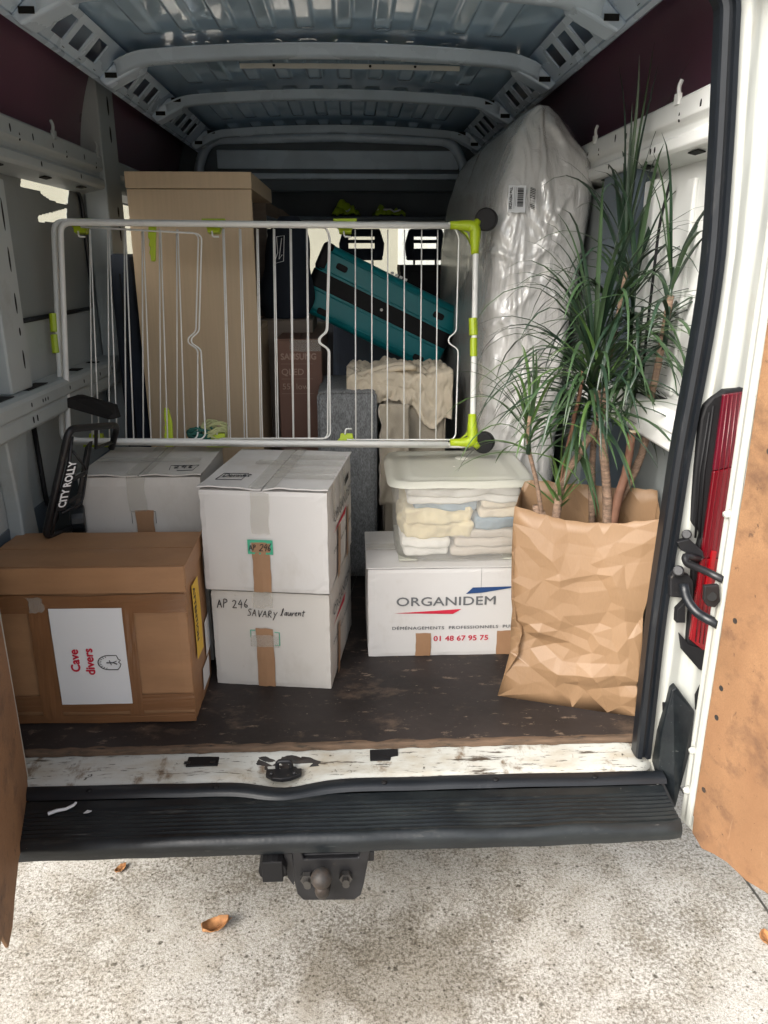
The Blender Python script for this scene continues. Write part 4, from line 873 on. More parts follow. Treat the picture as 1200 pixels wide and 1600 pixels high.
# ---------------- bed bases and cloth
t = thing('bed_base', 'grey woven fabric bed base piece standing on end behind the boxes', 'bed base', (.042, 1.33, .55))
q = lump_box(-.117, .115, -.19, .25, 0, .775, .0015, 14, .02, 2); q.build('padding', M['fabric_grey'], t, smooth=True, weld=True)
q = MB(); q.tube(round_path([(-.112,-.188,.02),(-.112,-.188,.768),(.11,-.188,.768),(.11,-.188,.02)], .02), .004, 6); q.build('piping', M['fabric_grey'], t, smooth=True)
t = thing('bed_base', 'beige fabric bed base piece standing on end under the cream cloth', 'bed base', (.305, 1.32, .55))
q = lump_box(-.125, .125, -.13, .50, 0, .80, .003, 14, .02, 6); q.build('padding', M['fabric_beige'], t, smooth=True, weld=True)
q = MB(); q.tube(round_path([(-.12,-.129,.02),(-.12,-.129,.79),(.12,-.129,.79),(.12,-.129,.02)], .02), .004, 6); q.build('piping', M['fabric_beige'], t, smooth=True)
t = thing('loose_cloth', 'crumpled cream cloth thrown over the beige bed base', 'cloth', (.25, 1.3, 1.36))
def drape(a, c):
    x = -.21+.41*a; y = -.17+.40*c
    z = .004+.050*abs(noise.noise((a*3.6, c*4.2, 1)))+.026*abs(noise.noise((a*9, c*8, 3)))+.012*abs(noise.noise((a*19+c*6, c*17, 6)))
    if c < .28:
        k = (.28-c)/.28; z -= k*(.10+.10*max(0, noise.noise((a*3.2, 2, 5)))+.12*max(0, a-.45)); y = -.125-.026*abs(noise.noise((a*8, k*2.2, 8)))-.010*abs(noise.noise((a*21, k*4, 3)))
    if a < .30 and c >= .28: z -= .03*(.30-a)
    return (x, y, z)
q = MB(); q.grid(drape, 110, 90); q.build('fabric', M['cloth_beige'], t, smooth=True, solid=.002)
q = MB(); q.tube(round_path([(-.16,-.12,-.012),(-.05,-.09,.034),(.02,-.10,.045),(.06,-.08,.04)], .03), .012, 8); q.tube(round_path([(-.2,-.08,-.005),(-.1,-.06,.03),(0,-.05,.05),(.05,-.03,.04)], .03), .014, 8); q.build('hem', M['cloth_beige'], t, smooth=True)
t = thing('hanging_blanket', 'grey brown blanket edge hanging behind the plastic tub', 'blanket', (.17, 1.10, .88))
q = MB(); q.grid(lambda a, c: (-.003+.11*a+.014*noise.noise((c*7, 0, 1))*(1-a), .02*noise.noise((a*4, c*5, 2)), .40*c), 16, 30); q.build('fabric', M['fabric_beige'], t, smooth=True, solid=.004); q = MB(); q.tube([(-.003+.014*noise.noise((k/20*7, 0, 1)), .02*noise.noise((0, k/20*5, 2))-.003, .4*k/20) for k in range(21)], .003, 5); q.build('hem', M['cloth_tan'], t)

# ---------------- suitcase
p0 = at(596, 484, y=1.78); ang = R(25.5)
t = thing('suitcase', 'teal hard shell suitcase with a black middle band lying tilted', 'suitcase', p0, rot=(0, ang, 0))
L_, H_, D_ = .69, .315, .44
q = lump_box(-L_/2, L_/2, 0, D_, -H_/2, H_/2, .0008, 18, .038); so_ = q.build('shell', M['teal'], t, smooth=True, weld=True)
q = MB()
for s in (-1, 1):
    zz = s*(H_/2-.030); 
    q.tube(round_path([(-L_/2+.03,-.0005,zz),(L_/2-.03,-.0005,zz)], .02), .004, 6); q.tube([(-L_/2+.02,0,s*.047),(L_/2-.02,0,s*.047)], .003, 6)
q.build('rib', M['teal'], so_, smooth=True)
for s in (-1, 1):
    for x in (-L_/2+.11, L_/2-.10):
        q = MB(); zc = s*.105-.018
        q.prism([(x-.026,-.006,zc-.009),(x-.018,-.006,zc-.014),(x+.018,-.006,zc-.014),(x+.026,-.006,zc-.009),(x+.026,-.006,zc+.009),(x+.018,-.006,zc+.014),(x-.018,-.006,zc+.014),(x-.026,-.006,zc+.009)], (0,.014,0)); fo = q.build('foot', M['black'], so_, bevel=.003)
q = lump_box(-L_/2-.003, L_/2+.003, -.004, D_, -.036, .036, 0, 40, .004)
for v in q.v:
    ex = max(0, abs(v.x)-(L_/2-.035))/.038; 
    if v.y < .1: v.y += .034*(1-math.sqrt(max(0, 1-min(1, ex)**2)))
q.build('band', M['black'], t, smooth=True, weld=True)
q = lump_box(-L_/2-.006, -L_/2+.05, -.004, D_*.9, .035, H_/2+.004, 0, 8, .02); q.build('corner_guard', M['black'], t, smooth=True, weld=True)
q = lump_box(-L_/2-.006, -L_/2+.035, -.004, D_*.9, -H_/2-.002, -.035, 0, 8, .02); q.build('corner_guard', M['black'], t, smooth=True, weld=True)
q = MB(); q.tube([(0,-.007,.0),(0,-.003,.0)], .007, 8); q.build('lock', M['wire'], t)
q = MB()
for k in range(4): q.box(.03+.022*k*1.0-.06, .045+.022*k-.06, .03, .034, H_/2+.001, H_/2+.012)
q.build('wheel_tread', M['wire'], t)
t = thing('dark_crate', 'dark crate with a red edge stacked behind the suitcase', 'crate', (.40, 2.55, .55)); q = MB(); q.box(-.32,.30,-.1,.35,0,1.02); q.build('body', M['dark_panel'], t, bevel=.01); q = MB(); q.box(-.12,.20,-.108,-.10,.93,1.0); q.build('red_edge', mat('red_plastic', (.28,.03,.025), .5, .1), t)
t = thing('dark_box', 'black box lying on the dark crate before the passenger seats', 'box', (.44, 2.62, 1.572)); q = MB(); q.box(-.11,.16,-.08,.2,0,.19); q.build('body', M['black'], t, bevel=.008); q = MB(); q.box(-.112,.162,-.083,.202,.16,.20); q.build('lid', M['black'], t, bevel=.006)

# ---------------- mattress in plastic
MX0, MX1, MY0, MY1 = .575, .885, .98, 2.55
t = thing('wrapped_mattress', 'tall white mattress wrapped in clear plastic standing on edge at the right', 'mattress', (.73, MY0, .55))
rw = random.Random(5); WCR = [(rw.uniform(-.17,.17), rw.uniform(.2,1.7), rw.gauss(1.25,.4)*rw.choice((1,-1)), rw.uniform(.008,.026), rw.uniform(.10,.42), rw.uniform(.004,.011)) for _ in range(95)]
def wcrease(x, z):
    k = 0
    for cx_, cz_, an, w_, l_, am in WCR:
        du, dz = x-cx_, z-cz_
        if abs(dz) > l_ or abs(du) > l_: continue
        al = du*math.cos(an)+dz*math.sin(an); ac = -du*math.sin(an)+dz*math.cos(an)
        if abs(ac) < w_ and abs(al) < l_: k += am*(1-abs(ac)/w_)*(1-abs(al)/l_)
    return k
MTAB = [(0,-.052,.148),(.63,-.05,.150),(.91,-.042,.157),(1.10,-.034,.165),(1.26,-.020,.175),(1.37,-.010,.177),(1.50,.004,.174),(1.57,.006,.152),(1.63,-.004,.122),(1.68,-.010,.094),(1.715,-.012,.064),(1.735,-.012,.036),(1.745,-.012,.012)]
def mtab(z):
    for (a0, b0, c0), (a1, b1, c1) in zip(MTAB[:-1], MTAB[1:]):
        if z <= a1: k = (z-a0)/(a1-a0); return b0+(b1-b0)*k, c0+(c1-c0)*k
    return MTAB[-1][1:]
def mat_shell(out, seed):
    """closed shell: rows from the bottom to the gathered top, columns around"""
    q = MB(); NU, NV = 240, 160
    def fn(a, c):
        an = a*2*math.pi; ca, sa = math.cos(an), math.sin(an); e = 9
        r = (abs(ca)**e+abs(sa)**e)**(-1/e); hx, hy = 1, (MY1-MY0)/2
        x = hx*ca*r; y = hy*sa*r+hy; z = 1.742*c
        lean, hw_ = mtab(z); x *= hw_; 
        # plastic ruffles
        b_ = 0
        if out:
            fr = max(0, 1-abs(y)/.35)
            b_ = out*(.55+.5*noise.noise((x*6, y*5, z*2.2+seed))+.45*abs(noise.noise((x*22+z*6, y*9, z*5))))
            b_ += fr*wcrease(x+y*.6, z)
        else:
            b_ = .006*noise.noise((x*6, y*4, z*4))+.7*max(0, 1-abs(y)/.35)*wcrease(x+y*.6, z)
        nn = Vector((ca*abs(ca)**.5, sa*abs(sa)**.5, 0)); nn.normalize() if nn.length else None
        # slight belly of the front edge
        y -= .018*math.sin(math.pi*min(1, c*1.05))*(1 if sa < 0 else 0)*(1-(x/.18)**2)
        if c > .80 and sa < 0: y += .10*((c-.80)/.2)**2
        return Vector((x+lean, y, z))+nn*b_
    q.grid(fn, NU, NV); return q
mat_shell(0, 0).build('mattress_body', M['mattress'], t, smooth=True, weld=True)
mat_shell(.011, 3).build('plastic_wrap', M['wrap'], t, smooth=True, weld=True)
q = MB()
for k in range(10):
    a = random.uniform(-.5, .5); q.tube([(.0+.05*a, .10, 1.62), (.05*a, .085, 1.675), (.07*a, .08+random.uniform(-.02, .02), 1.69+random.uniform(-.01, .015))], [.016,.012,.005], 6)
q.build('gathered_top', M['wrap'], t, smooth=True)
# care label seen through the plastic
lo = Vector((.73, MY0, .55)); P4 = [at(794, 276, y=.94)-lo, at(836, 290, y=.94)-lo, at(826, 335, y=.94)-lo, at(793, 332, y=.94)-lo]
U = (P4[1]-P4[0]).normalized(); V = (P4[0]-P4[3]).normalized(); F = Face(P4[3], (1,0,0), (0,0,1))
F.patch('care_label', M['paper'], t, 0, 0, .058, .083, .0, wob=.002)
q = MB(); yb = random.Random(3); zz = .018
while zz < .076:
    h = yb.choice((.0012,.002,.0035)); q.add([F.p(.030,zz,.004), F.p(.050,zz,.004), F.p(.050,zz+h,.004), F.p(.030,zz+h,.004)], [(0,1,2,3)]); zz += h+yb.choice((.0012,.002))
zz = .015
while zz < .078:
    h = yb.choice((.0012,.002,.0035)); q.add([F.p(.072,zz,.004), F.p(.090,zz-.006,.004), F.p(.090,zz+h-.006,.004), F.p(.072,zz+h,.004)], [(0,1,2,3)]); zz += h+yb.choice((.0012,.002))
q.build('barcode', M['ink_black'], t)
F.text('The MDVZ20', .012, M['ink_black'], t, .004, .078, rot=-90, off=.004, bold=.0004); F.line('print_rule', M['ink_grey'], t, [(.020,.012),(.020,.078)], .001, .009); F.line('print_rule', M['ink_grey'], t, [(.025,.02),(.025,.078)], .001, .009)
F.line('print_rule', M['ink_grey'], t, [(.097,.01),(.095,.07)], .001, .009)

# ---------------- drying rack
t = thing('drying_rack', 'white wire clothes drying rack with lime green fittings standing across the load', 'drying rack', (-.2, .76, 1.187))
RB, RT = Vector((0, .765, 1.20)), Vector((0, .92, 1.91)); RN = Vector((1,0,0)).cross(RT-RB).normalized(); ro = Vector((-.2, .76, 1.187))
def rk(u, v, off=0.): return at_plane(u, v, RB+RN*-off, RN)-ro
def wirep(pts, off=0): return [rk(u, v, off) for u, v in pts]
q = MB(); q.tube(round_path(wirep([(700,352),(410,350),(84,346),(98,690),(420,694),(738,696),(744,352),(690,352)]), .035, 6), .0098, 10)
q.build('frame_tube', M['wire'], t, smooth=True)
q = MB(); q.tube(round_path(wirep([(700,353),(420,351),(94,348),(107,688),(420,692),(700,694)], -.028), .035, 6), .0095, 10); q.build('frame_tube', M['wire'], t, smooth=True)
WR = .0023
def panel(xs, xb, ytop, ybot, notch, off, ub):
    q = MB(); x0, x1 = xs[0], xs[-1]; nv = 530
    q.tube(round_path(wirep([(x0-14, ytop-2),(x1-4, ytop+8 if notch == 'A' else ytop),(x1+2, ytop+14), (x1-2, nv-12),(x1-14, nv-2),(x1-14, nv+6),(x1+1, nv+16),(xb[-1], ybot-6),(xb[-1]-6, ybot),(xb[0]-14, ybot)], off), .012, 4), WR*1.15, 6)
    for a, b_ in zip(xs[:-1], xb[:-1]): q.tube(wirep([(a, ytop+2), (b_, ybot)], off), WR, 6)
    q.build('wire_panel', M['wire'], t, smooth=True)
A = [140,168,194,222,249,276,308]; B = [348,374,401,427,453,479,512]; C_ = [555,581,606,632,659,684,715]
panel(A, [144,171,197,224,251,277,309], 356, 687, 'A', .004, 0); panel([141,170,196,224,251,278,313], [155,183,209,236,262,289,321], 357, 686, 'A', -.024, 0)
panel(B, [357,382,407,432,458,482,512], 355, 686, 'B', .004, 0); panel([350,376,403,429,455,480,514], [360,386,410,435,459,484,516], 356, 685, 'B', -.020, 0)
panel(C_, [556,581,605,631,656,681,712], 357, 687, 'C', .004, 0)
def rkprism(name, pts, m, off, dep, par=t, bev=.003):
    q = MB(); q.prism([rk(u, v, off) for u, v in pts], RN*dep); return q.build(name, m, par, bevel=bev)
sg = 1 if RN.y > 0 else -1
def fit(u, v, up):
    s = 1 if up else -1
    pts = [(u-19, v-9*s),(u+19, v-9*s),(u+17, v-1*s),(u+11, v+6*s),(u+10, v+13*s),(u-9, v+13*s),(u-10, v+6*s),(u-17, v-1*s)]
    c = rkprism('clip', pts, M['lime'], .012 if sg < 0 else -.0, -.03 if sg < 0 else .03)
    q = MB(); q.tube(round_path(wirep([(u-2, v+11*s),(u-1, v+20*s),(u+9, v+20*s)], .010), .006, 3), .003, 6); q.build('hook', M['wire'], c, smooth=True)
for u in (124, 333, 539): fit(u, 350, True)
for u in (148, 341, 541): fit(u, 690, False)
q = MB(); q.tube(wirep([(84,490),(86,519)]), .015, 10); q.tube(wirep([(86,523),(89,552)]), .015, 10); q.box(*[0]*6) if False else None; q.build('fold_joint', M['lime'], t, smooth=False, bevel=.002)
q = MB(); q.tube(wirep([(739,497),(740,524)]), .0145, 10); q.tube(wirep([(740,528),(740,557)]), .0125, 10); q.build('fold_joint', M['lime'], t, bevel=.002)
rkprism('prop_arm', [(233,351),(245,351),(244,409),(237,409),(236,400),(234,396),(236,388),(233,384),(235,376),(232,372)], M['lime'], -.006, .01)
rkprism('prop_arm', [(257,637),(264,638),(270,660),(272,698),(259,698),(257,680),(259,675),(257,668),(259,662),(257,655)], M['lime'], .014, .01)
for yv, s in ((347, 1), (697, -1)):
    q = MB(); pe = round_path(wirep([(703,yv+5*s),(724,yv+5*s),(741+2*s,yv+7*s),(740+2*s,yv+32*s),(740+2*s,yv+50*s)]), .05, 6); q.tube(pe, [.0135+.006*math.sin(math.pi*i/(len(pe)-1)) for i in range(len(pe))], 10)
    q.tube(wirep([(736,yv+12*s),(748,yv-2*s)]), [.017,.012], 8); c = q.build('corner_elbow', M['lime'], t, smooth=True)
    q = MB(); q.prism([rk(u, yv+d*s, .012) for u, d in ((718,10),(730,17),(736,34),(733,26),(727,18))], RN*-.022); q.build('web', M['lime'], c)
    ctr = rk(761 if s > 0 else 757, 343 if s > 0 else 691, -.0)
    q = MB(); q.tube([ctr+Vector((-.018,.0,.0)), ctr+Vector((.014,.004,.0))], .037, 20); q.tube([ctr+Vector((.014,.004,0)), ctr+Vector((.024,.005,0))], .024, 14); q.xf(Matrix.Translation(ctr) @ Matrix.Rotation(R(62), 4, 'Z') @ Matrix.Translation(-ctr)); q.build('wheel', M['black'], t, bevel=.006, seg=3)
# cords lying on the box
t = thing('cord_bundle', 'small bundle of green and cream cord on the white box behind the rack', 'cord', (-.42, .80, 1.20))
for nm, m, off in (('cord_green', M['cord_g'], -.035), ('cord_cream', M['cord'], .015)):
    q = MB()
    for k in range(7):
        ph = random.random()*6; pts = [(off+.045*math.cos(a*.5236+ph)*(.8+.04*k), .02*math.sin(a*.5236+ph), .012+.006*k+.012*math.sin(a*1.05+k)+(.02 if nm == 'cord_cream' else 0)) for a in range(13)]
        q.tube(pts, .0042, 5)
    q.build('cord_loop', m, t, smooth=True)

# ---------------- folding hand cart
t = thing('folding_hand_cart', 'black folded luggage cart leaning on the brown box at the left wall', 'hand cart', (-.80, .36, 1.035))
co = Vector((-.80, .36, 1.035))
def ct(u, v, y): return at(u, v, y=y)-co
fp = [ct(190,735,.66), ct(120,828,.46), ct(70,846,.335), ct(108,670,.36), ct(184,664,.62), ct(172,735,.66)]
fp[2] = ct(70,840,.335)
q = MB(); q.tube(round_path([ct(118,822,.455)]+fp[2:5]+[ct(174,700,.66)], .03, 5), .0105, 10); q.build('frame_tube', M['black_metal'], t, smooth=True)
q = MB(); q.tube(round_path([ct(112,682,.375), ct(106,745,.37), ct(86,805,.35), ct(80,835,.345)], .02), .006, 8); q.build('inner_tube', M['black_metal'], t, smooth=True)
U0, U1, U2 = ct(86,800,.338), ct(104,728,.352), ct(112,730,.356)
vx = (U1-U0); ln = vx.length; vx.normalize(); sx = Vector((.9,.43,0)).normalized(); nz_ = vx.cross(sx).normalized()
if nz_.y > 0: nz_ = -nz_
q = MB(); q.prism([U0, U0+sx*.028, U1+sx*.030, U1], nz_*-.008); q.build('name_bar', M['black'], t, bevel=.002)
Uv = nz_.cross(vx)
text('CITY ROLLY', .0285, M['ink_white'], t, U0+vx*.012+sx*.024+nz_*.0012, vx, -sx if (vx.cross(-sx)).dot(nz_) > 0 else sx, off=.001, bold=.001, squash=.9)
q = MB(); q.tube(round_path([ct(114,705,.40), ct(136,735,.45), ct(129,785,.44), ct(96,802,.36)], .02, 4), .0036, 6); q.build('wire_foot', M['black_metal'], t, smooth=True)
q = MB(); q.prism([ct(104,622,.50), ct(122,616,.52), ct(178,632,.66), ct(184,652,.66), ct(170,656,.64), ct(105,637,.50)], (0.006,.02,-.003)); q.build('platform', M['black'], t, bevel=.006)
q = MB(); q.prism([ct(133,698,.50), ct(140,690,.50), ct(124,790,.46), ct(116,798,.45)], (.006,.012,0)); q.tube([ct(150,668,.52), ct(150,700,.54), ct(178,690,.65)], .006, 6); q.build('strut', M['black_metal'], t)
q = MB(); q.prism([ct(108,788,.37), ct(126,776,.42), ct(126,770,.42), ct(108,781,.37)], (.0,.02,0)); q.prism([ct(110,755,.37), ct(134,742,.43), ct(134,736,.43), ct(110,748,.37)], (.0,.02,0)); q.build('cross_bar', M['black_metal'], t)
q = MB(); cw = ct(122,812,.47); q.tube([cw+Vector((-.02,0,0)), cw+Vector((.02,.01,0))], .045, 18); q.build('wheel', M['rubber'], t, bevel=.006)

# ---------------- hi-vis vests on the cab shelf
for lab, x, wv, hv in (('yellow green safety vest crumpled at the left on the cab shelf', .04, .085, .08), ('yellow green safety vest with a pointed fold, right one on the cab shelf', .30, .10, .065)):
    t = thing('safety_vest', lab, 'safety vest', (x, 3.17, 2.045))
    q = MB(); q.grid(lambda a, c: ((2*a-1)*wv, .10*c, .012+hv*abs(noise.noise((a*3+x*9, c*2, 1)))*2*(1-abs(2*a-1)**3)*(1 if c > .1 else .3)+.012*noise.noise((a*9, c*8, x))), 24, 12); q.build('fabric', M['hivis'], t, smooth=True, solid=.003)
    q = MB(); q.tube([(-wv*.7+.2*wv*k, .03, .030+hv*.5*abs(noise.noise((k*.5, x, 2)))) for k in range(8)], .006, 6); q.build('reflective_band', M['paper'], t, smooth=True)

# ---------------- paper bag
t = thing('paper_bag', 'large crumpled brown paper bag holding the plant', 'paper bag', (.722, .258, .552), R(-19))
BW, BD, BH = .188, .105, .592
def rect(a, wx, wy):
    """point on a rectangle outline, a in 0..1, starting front left"""
    per = [2*wx, 2*wy, 2*wx, 2*wy]; tot = sum(per); s_ = a*tot
    if s_ < per[0]: return Vector((-wx+s_, -wy, 0)), Vector((0,-1,0))
    s_ -= per[0]
    if s_ < per[1]: return Vector((wx, -wy+s_, 0)), Vector((1,0,0))
    s_ -= per[1]
    if s_ < per[2]: return Vector((wx-s_, wy, 0)), Vector((0,1,0))
    s_ -= per[2]; return Vector((-wx, wy-s_, 0)), Vector((-1,0,0))
def ridge(p): 
    d, _ = noise.voronoi(p); return d[0]-.5*d[1]
rc = random.Random(21); CREASE = []
for k in range(95):
    cs, cz = rc.uniform(0, 1), rc.uniform(.03, .58); an = rc.choice((rc.gauss(1.2, .5), rc.gauss(2.0, .4), rc.gauss(.1, .4))); CREASE.append((cs, cz, math.cos(an), math.sin(an), rc.uniform(.010, .050), rc.uniform(.05, .20), 0))
CREASE = [(*c_[:6], rc.uniform(-.30, .34)*c_[4]) for c_ in CREASE]
def crease(a, z):
    per = 4*(BW+BD); k = 0
    for cs, cz, ca, sa, w_, l_, am in CREASE:
        du = ((a-cs+.5) % 1-.5)*per; dz = z-cz; al = du*ca+dz*sa; ac = -du*sa+dz*ca
        if abs(ac) < w_ and abs(al) < l_: k += am*(1-abs(ac)/w_)*(1-abs(al)/l_)**.7
    return k
def bagp(a, c):
    z = BH*c
    wx = BW*(1.0-.05*math.sin(math.pi*min(1, c*1.3))+.03*c); wy = BD*(1.05-.25*c+.12*math.sin(math.pi*c))
    p, n_ = rect(a, wx, wy)
    if c > .9 and n_.y < 0: z -= .030*math.sin(math.pi*min(1, max(0, (p.x+BW)/(2*BW))))*(c-.9)/.1
    if c > .9 and n_.y > 0: z += .030*(c-.9)/.1
    if c > .9: z += (.006*noise.noise((a*17, 2, 1))+.004*noise.noise((a*43, 1, 1)))*(c-.9)/.1
    q_ = Vector((p.x, p.y*.7, z))
    k = .013*ridge(q_*4.5+Vector((2.2, 0, .4)))+.005*ridge(q_*9+Vector((5, 1, 2)))+.003*ridge(q_*19)+crease(a, z)
    fade = .25+.75*min(1, (1-c)/.35)
    low = .62+.30*math.exp(-((z-.16)/.12)**2)
    off = (k-.006)*fade*low*1.5*min(1, .06+z/.09)
    # gathered fold near the lower left corner
    gl = math.exp(-((p.x+BW)/.07)**2)
    off -= .030*gl*math.exp(-((z-.20)/.07)**2)
    if z < .14: p.x -= .017*gl*(1-z/.14)
    if n_.x < 0: off -= .02*math.sin(math.pi*c)*(1-abs(p.y)/wy)
    return Vector((p.x, p.y, z))+n_*off
q = MB(); q.grid(bagp, 220, 120); bw_ = q.build('bag_wall', M['kraft'], t, smooth=True, weld=True)
dm = bw_.modifiers.new('facets', 'DECIMATE'); dm.ratio = .017
bv = bw_.modifiers.new('soft_creases', 'BEVEL'); bv.width = .0035; bv.segments = 2; bv.limit_method = 'ANGLE'; bv.angle_limit = R(4); bv.harden_normals = True
sm = bw_.modifiers.new('solid', 'SOLIDIFY'); sm.thickness = .0012; sm.offset = 0
q = MB(); q.box(-BW*.97, BW*.97, -BD, BD, 0, .004); q.build('bag_bottom', M['kraft'], t)

# ---------------- plant
t = thing('dracaena_plant', 'dragon tree with several bare stems and arching narrow leaves in the paper bag', 'plant', (.70, .27, .56))
po = Vector((.70, .27, .56)); rp = random.Random(11)
q = MB(); q.tube([(.006,.0,.0),(.006,.0,.30)], .055, 20, r1=.066); q.build('plant_pot', M['black'], t); 
q = MB(); q.tube([(.006,.0,.28),(.006,.0,.305)], .062, 20); q.build('soil', mat('soil', (.03,.02,.014), .95, .4, 40, .6, 60), t)
def stem(pts, r0, r1, m=M['bark'], name='stem'):
    P_ = round_path([Vector(p) for p in pts], .06, 3); q = MB(); n = len(P_)
    P_ = [p+Vector((.003*noise.noise(p*30), .003*noise.noise(p*27), 0)) for p in P_]
    q.tube([p-po for p in P_], [(r0+(r1-r0)*i/(n-1))*(1+.12*noise.noise(P_[i]*60)) for i in range(n)], 10); return q.build(name, m, t, smooth=True)
A3 = lambda u, v, y: at(u, v, y=y)
stem([A3(870,850,.27), A3(868,800,.27), A3(880,745,.27), A3(915,695,.27), A3(936,655,.28), A3(932,610,.29)], .0125, .009)
stem([A3(946,860,.26), A3(950,790,.26), A3(945,720,.27), A3(938,670,.28), A3(944,610,.30), A3(940,560,.31)], .014, .010)
stem([A3(955,850,.26), A3(962,785,.26), A3(980,735,.26), A3(988,675,.25)], .014, .011, M['bark_r'])
stem([A3(962,790,.265), A3(992,740,.29), A3(1012,680,.31), A3(1018,620,.33), A3(1030,560,.29), A3(1049,462,.258)], .012, .009)
stem([A3(846,850,.275), A3(838,790,.275)], .011, .010); stem([A3(856,850,.27), A3(846,800,.27)], .012, .011)
stem([A3(868,800,.27), A3(884,715,.27), A3(900,640,.27), A3(912,580,.28)], .006, .005, M['bark_r'])
stem([A3(852,830,.27), A3(840,760,.26), A3(824,690,.25), A3(828,650,.25)], .006, .005)
stem([A3(925,830,.3), A3(925,700,.33), A3(960,520,.40), A3(980,420,.43)], .010, .007)
q = MB(); p_ = A3(988,675,.25)-po; q.tube([p_, p_+Vector((.0005,0,.004))], .0105, 10); q.build('cut_end', mat('cut_wood', (.6,.5,.36), .8, .1), t)
WALLX = .86
def leaf_geo(base, az, el, ln, wd, droop, q, tw=0):
    d = Vector((math.cos(az)*math.cos(el), math.sin(az)*math.cos(el), math.sin(el))); p = Vector(base); n = 9; st_ = ln/n
    side_ = Vector((-math.sin(az), math.cos(az), 0)); vs = []
    for i in range(n+1):
        f = i/n; wv = wd*(.55+.45*min(1, f*4))*(1-f**2.2)**.8+.0004
        up = side_.cross(d).normalized()
        vs += [p-side_*wv+up*wv*.35, p, p+side_*wv+up*wv*.35]
        d = (d+Vector((.05*noise.noise(p*7), .05*noise.noise(p*7+Vector((5,1,2))), -droop*st_*(.5+2.2*f)))).normalized(); p = p+d*st_
        if p.x > WALLX: p.x = WALLX-.001
    q.add(vs, [(i*3+k, i*3+k+1, i*3+k+4, i*3+k+3) for i in range(n) for k in (0, 1)])
leaf_count = 0
def crown(c, nleaf, ln, el_lo, el_hi, droop, azr=(0, 360), hgt=.06, mats=('leaf','leaf','leaf_d'), wd=.0056, single=True, zmin=1.33):
    global leaf_count
    c = Vector(c)-po
    q = MB(); q.tube([c-Vector((0,0,hgt)), c+Vector((0,0,hgt*.4))], .007, 8, r1=.004); cr = q.build('leaf_crown', M['leaf_d'], t, smooth=True)
    mass = MB()
    for k in range(nleaf):
        f = rp.random(); az = R(rp.uniform(*azr)); el = R(el_lo+(el_hi-el_lo)*f**.8); l = ln*rp.uniform(.7, 1.15)*(1-.15*f)
        base = c+Vector((0,0,(f-.8)*hgt*1.2))
        dr = droop*rp.uniform(.75, 1.3)*(1.1-.5*f)
        for _ in range(8):
            tq = MB(); leaf_geo(base, az, el, l, wd, dr, tq)
            if min(p.z for p in tq.v)+po.z > zmin+rp.uniform(-.08, .05): break
            l *= .93; dr *= .93
        if single and leaf_count < 290:
            q = MB(); leaf_geo(base, az, el, l, wd*rp.uniform(.8, 1.2), dr, q); q.build('leaf', M[rp.choice(mats)], cr, smooth=True); leaf_count += 1
        else: leaf_geo(base, az, el, l, wd*rp.uniform(.8, 1.2), dr, mass)
    if mass.v: tag(mass.build('foliage', M['leaf'], cr, smooth=True), kind='stuff')
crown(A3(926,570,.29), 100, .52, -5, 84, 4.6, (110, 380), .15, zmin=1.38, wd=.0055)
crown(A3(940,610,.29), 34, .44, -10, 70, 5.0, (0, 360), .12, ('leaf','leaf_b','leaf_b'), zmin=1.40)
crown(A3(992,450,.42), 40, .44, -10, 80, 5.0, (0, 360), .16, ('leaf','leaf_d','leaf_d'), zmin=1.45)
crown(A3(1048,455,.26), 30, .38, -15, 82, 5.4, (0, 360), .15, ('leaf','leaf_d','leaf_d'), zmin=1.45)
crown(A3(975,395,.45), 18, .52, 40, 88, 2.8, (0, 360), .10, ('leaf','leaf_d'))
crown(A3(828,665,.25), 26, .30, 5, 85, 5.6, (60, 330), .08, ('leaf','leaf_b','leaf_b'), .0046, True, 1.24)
crown(A3(876,770,.27), 18, .24, 30, 88, 3.4, (0, 360), .05, ('leaf_b','leaf_b'), .0046, True, 1.22)
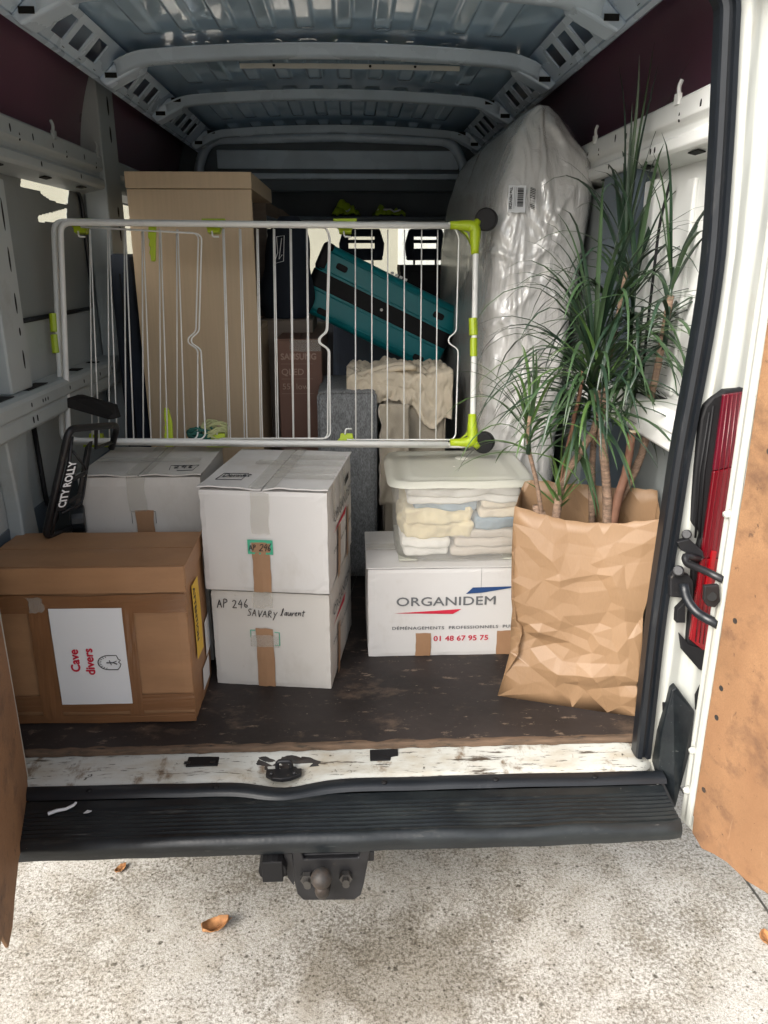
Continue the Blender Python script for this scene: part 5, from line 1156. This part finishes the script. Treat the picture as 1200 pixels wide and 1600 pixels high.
crown(A3(955,500,.36), 34, .46, -35, 45, 4.8, (0, 360), .20, ('leaf',), .0060, True, 1.42)
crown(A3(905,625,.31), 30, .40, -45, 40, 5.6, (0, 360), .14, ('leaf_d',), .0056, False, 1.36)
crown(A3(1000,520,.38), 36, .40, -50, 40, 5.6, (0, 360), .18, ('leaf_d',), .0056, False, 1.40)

# ---------------- ground litter and bits
def curl(name, label, cat, loc, rz, ln, wd, m, lift):
    t = thing(name, label, cat, loc, rz)
    q = MB(); q.grid(lambda a, c: ((a-.5)*ln, (c-.5)*wd*math.sin(math.pi*min(1, .08+a*.92))**.7, lift*((2*c-1)**2*.8+.5*abs(2*a-1)**2)+.003+.004*noise.noise((a*6, c*5, ln))), 14, 10); q.build('blade', m, t, smooth=True, solid=.0012)
    q = MB(); q.tube([(-.5*ln,0,lift*.5+.003),(0,0,.005),(.5*ln,0,lift*.5+.003),(.62*ln,.004,lift*.6)], .0012, 5); q.build('stalk', m, t)
curl('dry_leaf', 'curled orange dry leaf on the concrete below the tow bracket', 'leaf', (-.343, -.076, 0), R(28), .078, .05, M['dry_leaf'], .022)
curl('dry_leaf', 'small red brown leaf on the concrete under the bumper', 'leaf', (-.675, .16, 0), R(60), .04, .025, M['dry_leaf'], .008)
curl('dry_leaf', 'red leaf on the concrete near the right rear door', 'leaf', (1.19, -.179, 0), R(80), .05, .035, M['dry_leaf'], .012)
t = thing('paper_scrap', 'twisted white paper scrap lying on the black bumper step', 'paper scrap', (-.669, -.185, .503)); q = MB(); q.tube([(-.03,-.012,.004),(-.012,-.004,.006),(.008,.004,.004),(.024,.014,.007),(.026,.024,.006)], .0045, 6, r1=.003); q.build('paper', M['paper'], t, smooth=False); 
t = thing('paper_scrap', 'tiny white paper scrap to the right of the twisted one on the bumper', 'paper scrap', (-.606, -.19, .503)); q = MB(); q.prism([(-.008,-.005,0),(.004,-.006,.002),(.010,.002,.001),(-.002,.006,0)], (0,0,.002)); q.build('paper', M['paper'], t)
